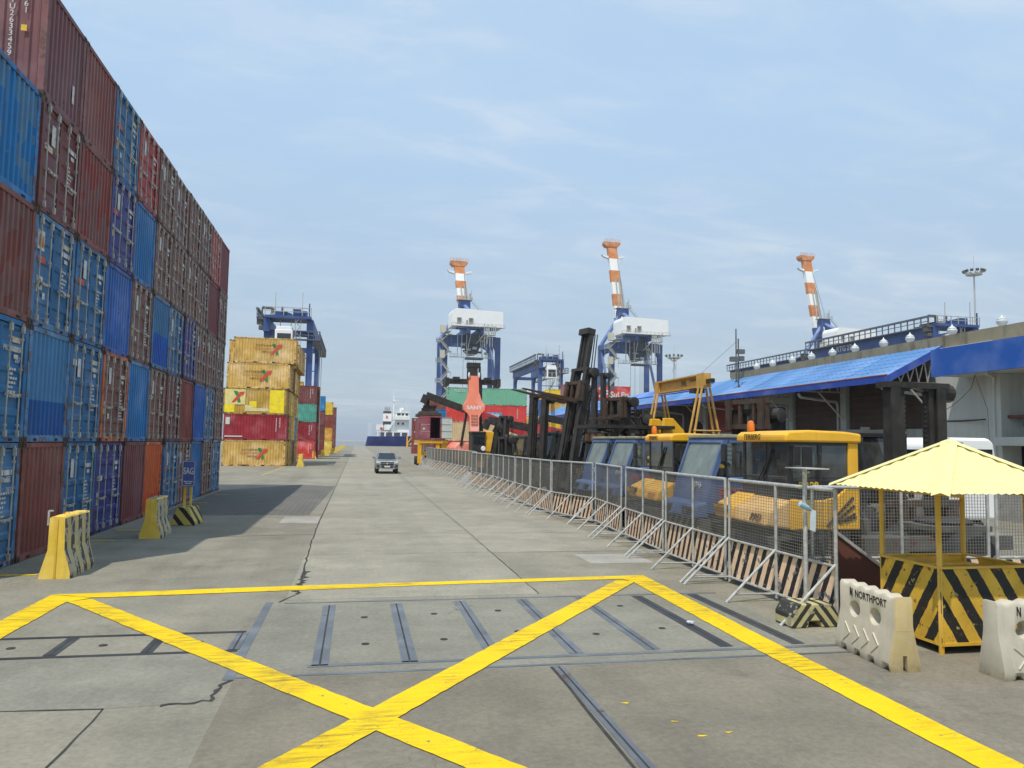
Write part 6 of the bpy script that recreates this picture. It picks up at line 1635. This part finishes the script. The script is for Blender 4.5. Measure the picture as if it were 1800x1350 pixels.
# yellow loader arm and engine bay seen over the blue tractors
t = thing('wheel_loader', 'yellow wheel loader with black engine and curved arm behind the blue tractors', 'loader', (10.4, 31, 0), R(185))
m = MB(); m.prism([(-3.6,.7),(-3.8,1.6),(-3.4,2.3),(-1.4,2.3),(-1.2,1.4),(.8,1.2),(.8,.7)], 'y', -1.0, 1.0); m.build('body', M['yellow'], t, bevel=.08)
for x in (-2.6, .1):
    for y in (-1.1, 1.1): wheel(t, (x, y, .75), .75, .5)
m = MB(); r_ = random.Random(3); m.box(-2.2, .6, -.9, .9, 2.3, 2.75)
for i in range(26): x = r_.uniform(-2.4, .9); y = r_.uniform(-1, .9); z = r_.uniform(2.5, 3.5); m.bar((x,y,z), (x+r_.uniform(-.6,.6), y+r_.uniform(-.4,.4), z+r_.uniform(-.2,.2)), r_.uniform(.04,.14))
m.box(-2.6, 1.0, -1.05, 1.05, 3.42, 3.56); m.build('engine', M['darksteel'], t)
for x, y in ((.9, -.7), (.9, 0), (.9, .7)):
    m = MB(); m.lathe([(.12,2.85),(.16,2.9),(.16,3.15),(.1,3.22)], (x-.3, y, 0), 'z', 10); m.build('lamp', painted('copper_lamp', (.40,.20,.10,1), .5), t)
m = MB(); m.prism([(-3.0,2.3),(-3.7,2.3),(-3.2,3.4),(-2.7,3.9),(-2.3,3.9),(-2.2,3.3)], 'y', .5, .72); m.build('loader_arm', M['yellow'], t, bevel=.03)
m = MB(); m.prism([(-3.0,2.3),(-3.7,2.3),(-3.2,3.4),(-2.7,3.9),(-2.3,3.9),(-2.2,3.3)], 'y', -.72, -.5); m.build('loader_arm', M['yellow'], t, bevel=.03)

# reach stackers
def reach(loc, rz, label, root, tip, col, inner=.5, spread=None, s=1.0, body=True):
    t = thing('reach_stacker', label, 'reach stacker', loc, rz, 'reach stackers in the yard', s)
    P = M[col]
    m = MB(); m.prism([(-4.6,.9),(-4.8,1.7),(-4.4,2.5),(-2.6,2.5),(-2.2,1.7),(3.2,1.5),(3.4,.9)], 'y', -1.6, 1.6); m.build('body', P, t, bevel=.1)
    for x in (-3.4, 2.4):
        for y in ((-1.7, 1.7) if x < 0 else (-1.9, -1.2, 1.2, 1.9)): wheel(t, (x, y, .85), .85, .55)
    m = MB(); m.box(-1.9, -.2, -.75, .75, 1.8, 2.2); 
    for x in (-1.9, -.3):
        for y in (-.72, .65): m.box(x, x+.09, y, y+.09, 2.2, 3.55)
    m.box(-1.95, -.15, -.78, .78, 3.55, 3.68); cb = m.build('cab', M['cabblack'], t)
    m = MB(); m.box(-1.85, -.28, -.71, -.70, 2.2, 3.55); m.box(-1.85, -.28, .70, .71, 2.2, 3.55); m.box(-.26, -.25, -.6, .6, 2.2, 3.55); m.build('cab_glass', M['glass'], cb)
    root = V(root); tip = V(tip); mid = root.lerp(tip, 1-inner)
    m = MB(); m.bar(root, mid, .95, 1.05); m.bar(root+V((-.5,0,.2)), root+V((.5,0,-.7)), 1.3, .8); bo = m.build('boom', P, t, bevel=.04)
    m = MB()
    for k in range(4): c = root.lerp(mid, .62+k*.07); d = (mid-root).normalized(); m.bar(c+V((0,-.49,-.2)), c+V((0,-.49,.25))+d*.12, .02, .13)
    m.bar(root.lerp(mid,.12)+V((0,-.485,-.28)), root.lerp(mid,.95)+V((0,-.485,-.28)), .012, .05); m.build('boom_stripe', M['decal'], bo)
    m = MB(); m.bar(mid.lerp(root,.05), tip, .7, .75); m.bar(tip, tip+V((.35,0,-.9)), .65, .7); m.build('inner_boom', M['darksteel'], bo, bevel=.03)
    m = MB()
    for y in (-.75, .75): m.tube((1.2, y, 1.5), root.lerp(mid, .62)+V((0,y*.6,-.4)), .16, n=8)
    m.build('boom_cylinder', M['darksteel'], t)
    if spread:
        m = MB(); c = tip+V((.35,0,-1.2)); a, b_ = V((c.x, c.y-spread/2, c.z-.5)), V((c.x, c.y+spread/2, c.z-.5))
        m.box(c.x-.7, c.x+.7, c.y-.7, c.y+.7, c.z-.3, c.z+.4); m.box(c.x-1.0, c.x+1.0, c.y-1.2, c.y+1.2, c.z-.55, c.z-.25); m.bar(a, b_, .8, .42)
        for p in (a, b_): m.box(p.x-1.2, p.x+1.2, p.y-.2, p.y+.2, p.z-.4, p.z+.2)
        m.build('spreader', M['brownsteel'], t)
    return t
# red machine holding the open container (heading -X)
reach((15.5, 87.2, 0), pi, 'reach stacker with red striped boom holding up the open container', (-3.9, 0, 3.9), (7.9, 0, 8.0), 'red', inner=.52, spread=None)
reach((17.5, 76, 0), pi, 'reach stacker with low dark boom behind the forklift masts', (-3.6, 0, 3.6), (4.6, 0, 5.0), 'red', inner=.5)
reach((26, 82, 0), pi, 'reach stacker with red boom half hidden behind the leaning mast', (-3.6, 0, 3.9), (6.0, 0, 5.6), 'red', inner=.3)
# coral boom seen head on
t = thing('reach_stacker', 'coral reach stacker with raised boom lettered in white, seen head on', 'reach stacker', (10.6, 70, 0), 0, 'reach stackers in the yard')
m = MB(); m.prism([(-1.7,.9),(1.7,.9),(1.7,2.2),(1.2,2.7),(-1.2,2.7),(-1.7,2.2)], 'y', .8, 7.5); m.build('body', M['coral'], t, bevel=.1)
for y in (1.8, 6.4):
    for x in (-1.8, 1.8): wheel(t, (x, y, .85), .85, .6, 'x')
m = MB(); outline = [(-.42,3.5),(.42,3.5),(.44,5.0),(.62,5.35),(1.0,5.75),(1.02,6.1),(.72,6.6),(.48,7.4),(.46,9.0),(-.46,9.0),(-.48,7.4),(-.72,6.6),(-1.02,6.1),(-1.0,5.75),(-.62,5.35),(-.44,5.0)]
m.prism(outline, 'y', -.3, .5)
for i in range(len(m.v)): m.v[i] = (m.v[i][0], m.v[i][1]+(m.v[i][2]-3.5)*.22, m.v[i][2])
bo = m.build('boom', M['coral'], t, bevel=.03)
letter('SANY', M['decal'], bo, (0, -.31+.22*2.42, 5.92), (R(90-12.4), 0, 0), .5, .004, 0, .03, 1.15)
m = MB()
for k in range(4):
    for j in range(3): m.box(-.3+j*.22, -.12+j*.22, -.32+.22*(.75+k*.28), -.30+.22*(.75+k*.28), 4.2+k*.28, 4.42+k*.28)
m.build('label_plate', M['coraldark'], bo)
m = MB(); m.box(-.36,.36,.9,1.6,8.9,10.15); m.box(-.62,.62,.86,1.7,9.75,10.2); m.bar((-.55,1.0,8.6), (-.55,1.0,9.8), .2); m.bar((.55,1.0,8.4), (.55,1.0,9.8), .2); m.bar((.62,.9,4.2), (.62,1.2,9.2), .22); m.build('inner_boom', M['darksteel'], t)
for x in (-.48, .48):
    m = MB(); m.blob((x,.75,9.0), .1, .1, .28); m.build('boom_lamp', M['white'], t)
m = MB(); m.box(-2.45, 2.45, 1.9, 2.7, 8.25, 8.72); 
for s in (-1, 1): m.box(s*2.45-.18, s*2.45+.18, 1.2, 3.4, 8.0, 8.75); m.box(s*1.5-.3, s*1.5+.3, 1.8, 2.8, 8.6, 8.9)
m.build('spreader', M['darksteel'], t)
m = MB()
for x in (-1.1, 1.0): m.tube((x, .8, 2.4), (x*.6, .5, 5.6), .12, n=8)
m.bar((.75,1.4,3.4), (.75,1.6,8.2), .3); m.build('boom_cylinder', M['darksteel'], t)

# open container carried on a yellow trailer frame
t = thing('open_container', 'maroon container end on with one door open, held by the red boom', 'container', (7.95, 85, 2.98), 0)
m = MB(); c = CC['rosy']
m.box(-1.22, -1.17, .05, 6.05, .1, 2.45); m.box(1.17, 1.22, .05, 6.05, .1, 2.45); m.box(-1.17, 1.17, .05, 6.05, 0, .12); m.box(-1.17, 1.17, .05, 6.05, 2.40, 2.45); m.box(-1.17, 1.17, 6.0, 6.05, .12, 2.40); m.build('body', M['cpaint'], t, color=c)
m = MB()
for x in (-1.22, 1.09): m.box(x-.004, x+.134, -.004, .12, 0, 2.59)
m.box(-1.085, 1.085, 0, .1, 2.452, 2.585); m.box(-1.085, 1.085, 0, .1, 0, .13); m.build('frame', M['cframe'], t, color=c)
m = MB(); m.box(-1.08, -.01, -.02, .03, .14, 2.44)
for z in (.86, 1.62): m.box(-1.06, -.03, -.03, -.02, z, z+.03, 1)
m.lathe([(.11,-.035),(.11,-.02)], (-.72, 0, 1.15), 'y', 12, 1); m.build('door', [M['cpaint'], M['decal']], t, color=c)
m = MB(); m.box(1.26, 2.40, -.10, -.05, .14, 2.44)
for z in (.1, .86, 1.62, 2.36): m.box(1.26, 2.40, -.112, -.10, z, z+.05, 1)
m.build('door', [plain('pale_door_inside', (.55,.56,.50,1), .6), M['chassis']], t)
t = thing('lifting_beam', 'rusty brown spreader gripping the open container from above', 'spreader', (7.95, 88, 5.6), 0)
m = MB(); m.box(-1.25, 1.25, -3, 3, 0, .32); m.box(-1.05, 1.05, -1.2, 1.2, .32, .55); m.box(-.75, .75, -.7, .7, .55, .95); m.box(-.6, .9, -.4, .4, .95, 1.25); m.box(-.35, .1, -.3, .3, 1.25, 1.9); m.build('beam', M['brownsteel'], t, bevel=.03)
t = thing('trailer_frame', 'yellow trailer frame under the open container', 'trailer', (7.95, 85, 0), 0)
m = MB()
for x in (-1.0, 1.0): m.box(x-.15, x+.15, .2, 8, 2.5, 2.9); m.box(x-.3, x+.1, .2, .6, .3, 2.5)
m.box(-1.2, 2.0, .1, .4, 2.55, 2.85); m.box(1.3, 1.9, .3, .8, 1.0, 2.6); m.box(-1.2, 2.2, .6, 1.0, 1.2, 1.5); m.build('frame', M['yellow'], t)
for y in (3.5, 6.5):
    for x in (-1.0, 1.0): wheel(t, (x, y, .5), .5, .4, 'x')

# yellow A-frame hoist
t = thing('gantry_hoist', 'small yellow A frame hoist lettered SWL standing by the canopy', 'hoist', (13.5, 30.5, 0))
m = MB(); m.box(-.16, .16, -2.5, 2.6, 5.08, 5.14); m.box(-.16, .16, -2.5, 2.6, 5.56, 5.62); m.box(-.03, .03, -2.5, 2.6, 5.14, 5.56)
for y in (-2.5, -2.3, -2.1, -1.9, 2.2, 2.4, 2.6): m.box(-.15, .15, y-.015, y+.015, 5.14, 5.56)
m.box(-.17, -.14, -2.5, -1.85, 5.05, 5.63); m.box(-.17, -.14, 2.15, 2.6, 5.05, 5.63); m.build('beam', M['hoistyellow'], t)
for y in (-2.2, 2.35):
    for s in (-1, 1):
        m = MB()
        for dy in (-.16, .16): m.tube((s*1.15, y+dy*2.2, 0), (s*.16, y+dy, 5.06), .05, n=8)
        m.build('leg', M['hoistyellow'], t)
    m = MB(); m.tube((-.58, y-.25, 3.35), (.58, y-.25, 3.35), .035, n=6); m.tube((-1.15,y,.2), (1.15,y,.2), .05, n=6); m.build('cross_tie', M['hoistyellow'], t)
letter('SWL', M['blackletter'], t, (-.035, -.35, 5.35), SIDE_L, .34, .003, 0, .01, .8)
letter('5 TON MAX', M['brownletter'], t, (-.035, -1.25, 5.42), SIDE_L, .15, .003)
m = MB(); m.box(-.25, .25, -1.75, -1.35, 4.88, 5.07); m.lathe([(.06,-.2),(.13,-.16),(.13,.16),(.06,.2)], (0,-1.55,4.55), 'y', 10); m.tube((0,-1.55,4.3), (0,-1.55,4.9), .03, n=5); m.path([(0,-1.5,4.2),(.1,-1.5,4.1),(.05,-1.5,3.95),(-.08,-1.5,4.0)], .025, 5); m.build('hoist_block', M['darksteel'], t)
m = MB(); m.bar((0,-2.52,5.3), (0,-3.0,5.3), .15); m.build('cable_box', M['darksteel'], t)

# white truck cab behind the kiosk
t = thing('white_truck', 'white truck cab showing above the yellow kiosk roof', 'truck', (15.95, 17.6, 0), R(0))
m = MB(); m.prism([(-.86,.9),(.86,.9),(.86,2.5),(.80,2.95),(.65,3.08),(-.55,3.08),(-.78,2.9),(-.86,2.5)], 'y', 0, 1.9); cb = m.build('cab', M['cranewhite'], t, bevel=.08)
m = MB(); m.box(-.2, .72, -.02, .006, 2.15, 2.78); m.box(-.88, -.855, .3, 1.6, 2.05, 2.75); m.build('window', M['glassdark'], cb)
m = MB(); m.box(-.84, .84, 1.95, 7, .9, 1.15); m.build('chassis', M['chassis'], t); m = MB(); m.box(-.9, .9, 2.3, 7, 1.16, 2.0); m.build('cargo_bed', M['cranewhite'], t)
for y in (.9, 5.5):
    for x in (-.72, .72): wheel(t, (x, y, .5), .5, .3, 'x')
m = MB(); m.box(-.55, -.35, -.2, -.02, 2.35, 2.95); m.build('mirror', M['cabblack'], t)

# silver pickup coming down the road
t = thing('pickup_truck', 'silver grey pickup truck driving towards the camera with headlights clean', 'pickup', (2.55, 64.7, 0), 0)
PS = painted('silver_paint', (.30,.315,.325,1), .28, .55, var=.05, streak=.08, rust=0, spec=.6)
w_ = .92
m = MB(); m.prism([(.05,.45),(0,.62),(.02,.95),(.12,1.08),(1.25,1.18),(1.3,1.2),(3.6,1.2),(3.6,1.15),(5.25,1.15),(5.25,.5),(4.6,.42),(.3,.38)], 'x', -w_, w_); b = m.build('body', PS, t, bevel=.07)
m = MB(); m.hexa([(-.86,1.25,1.19),(.86,1.25,1.19),(.86,3.6,1.19),(-.86,3.6,1.19)], [(-.66,2.0,1.76),(.66,2.0,1.76),(.68,3.35,1.77),(-.68,3.35,1.77)]); m.build('cabin', PS, t, bevel=.06)
m = MB(); m.quad((-.76,1.27,1.235),(.76,1.27,1.235),(.62,1.905,1.70),(-.62,1.905,1.70)); m.build('windshield', M['pglass'] if 'pglass' in M else M['glassdark'], t)
for s in (-1, 1):
    m = MB(); m.quad((s*.862,1.6,1.24),(s*.862,3.3,1.24),(s*.70,3.2,1.70),(s*.70,2.05,1.70)); m.build('side_window', M['glassdark'], t)
    m = MB(); m.prism([(s*.52,.86),(s*.90,.88),(s*.90,1.06),(s*.70,1.04),(s*.50,.98)], 'y', -.03, .08); m.build('headlight', plain('headlight_clear', (.75,.77,.78,1), .1, .3, .1), t)
    m = MB(); m.box(s*1.08-.11, s*1.08+.11, 1.5, 1.62, 1.22, 1.40); m.bar((s*.86,1.56,1.26), (s*1.0,1.56,1.28), .05); m.build('mirror', PS, t, bevel=.03)
    for y in (.95, 4.1): wheel(t, (s*.80, y, .38), .38, .26, 'x', hub=M['galv'])
m = MB(); m.prism([(-.5,.70),(.5,.70),(.56,.98),(-.56,.98)], 'y', -.04, .05); m.prism([(-.4,.50),(.4,.50),(.5,.64),(-.5,.64)], 'y', -.03, .05)
for s in (-1, 1): m.prism([(s*.62,.55),(s*.86,.58),(s*.86,.76),(s*.66,.72)], 'y', -.02, .06)
m.build('grille', M['blackletter'], t)
m = MB(); m.box(-.5, .5, -.05, -.04, .84, .865); m.lathe([(.075,-.06),(.075,-.04)], (0,0,.86), 'y', 12); m.box(-.62, .62, -.02, .05, .40, .46); m.build('chrome_trim', M['galv'], t)
m = MB(); m.box(-.24, .24, -.06, -.045, .54, .68); m.build('number_plate', M['decal'], t)
m = MB(); m.lathe([(.07,1.77),(.07,1.85),(.03,1.9)], (.42,2.2,0), 'z', 10); m.build('beacon', M['amber'], t)
# ================================================================ thin sea haze
HAZE = .0002
m = MB(); m.box(-45000, 45000, -400, 52000, -7.2, 118)
t = NT('haze'); pv = t.n('ShaderNodeVolumePrincipled'); pv.inputs['Color'].default_value = (.86, .92, 1, 1); pv.inputs['Density'].default_value = HAZE; pv.inputs['Anisotropy'].default_value = .2
t.l(pv.outputs[0], t.out.inputs['Volume'])
tag(m.build('haze', t.m), kind='stuff')
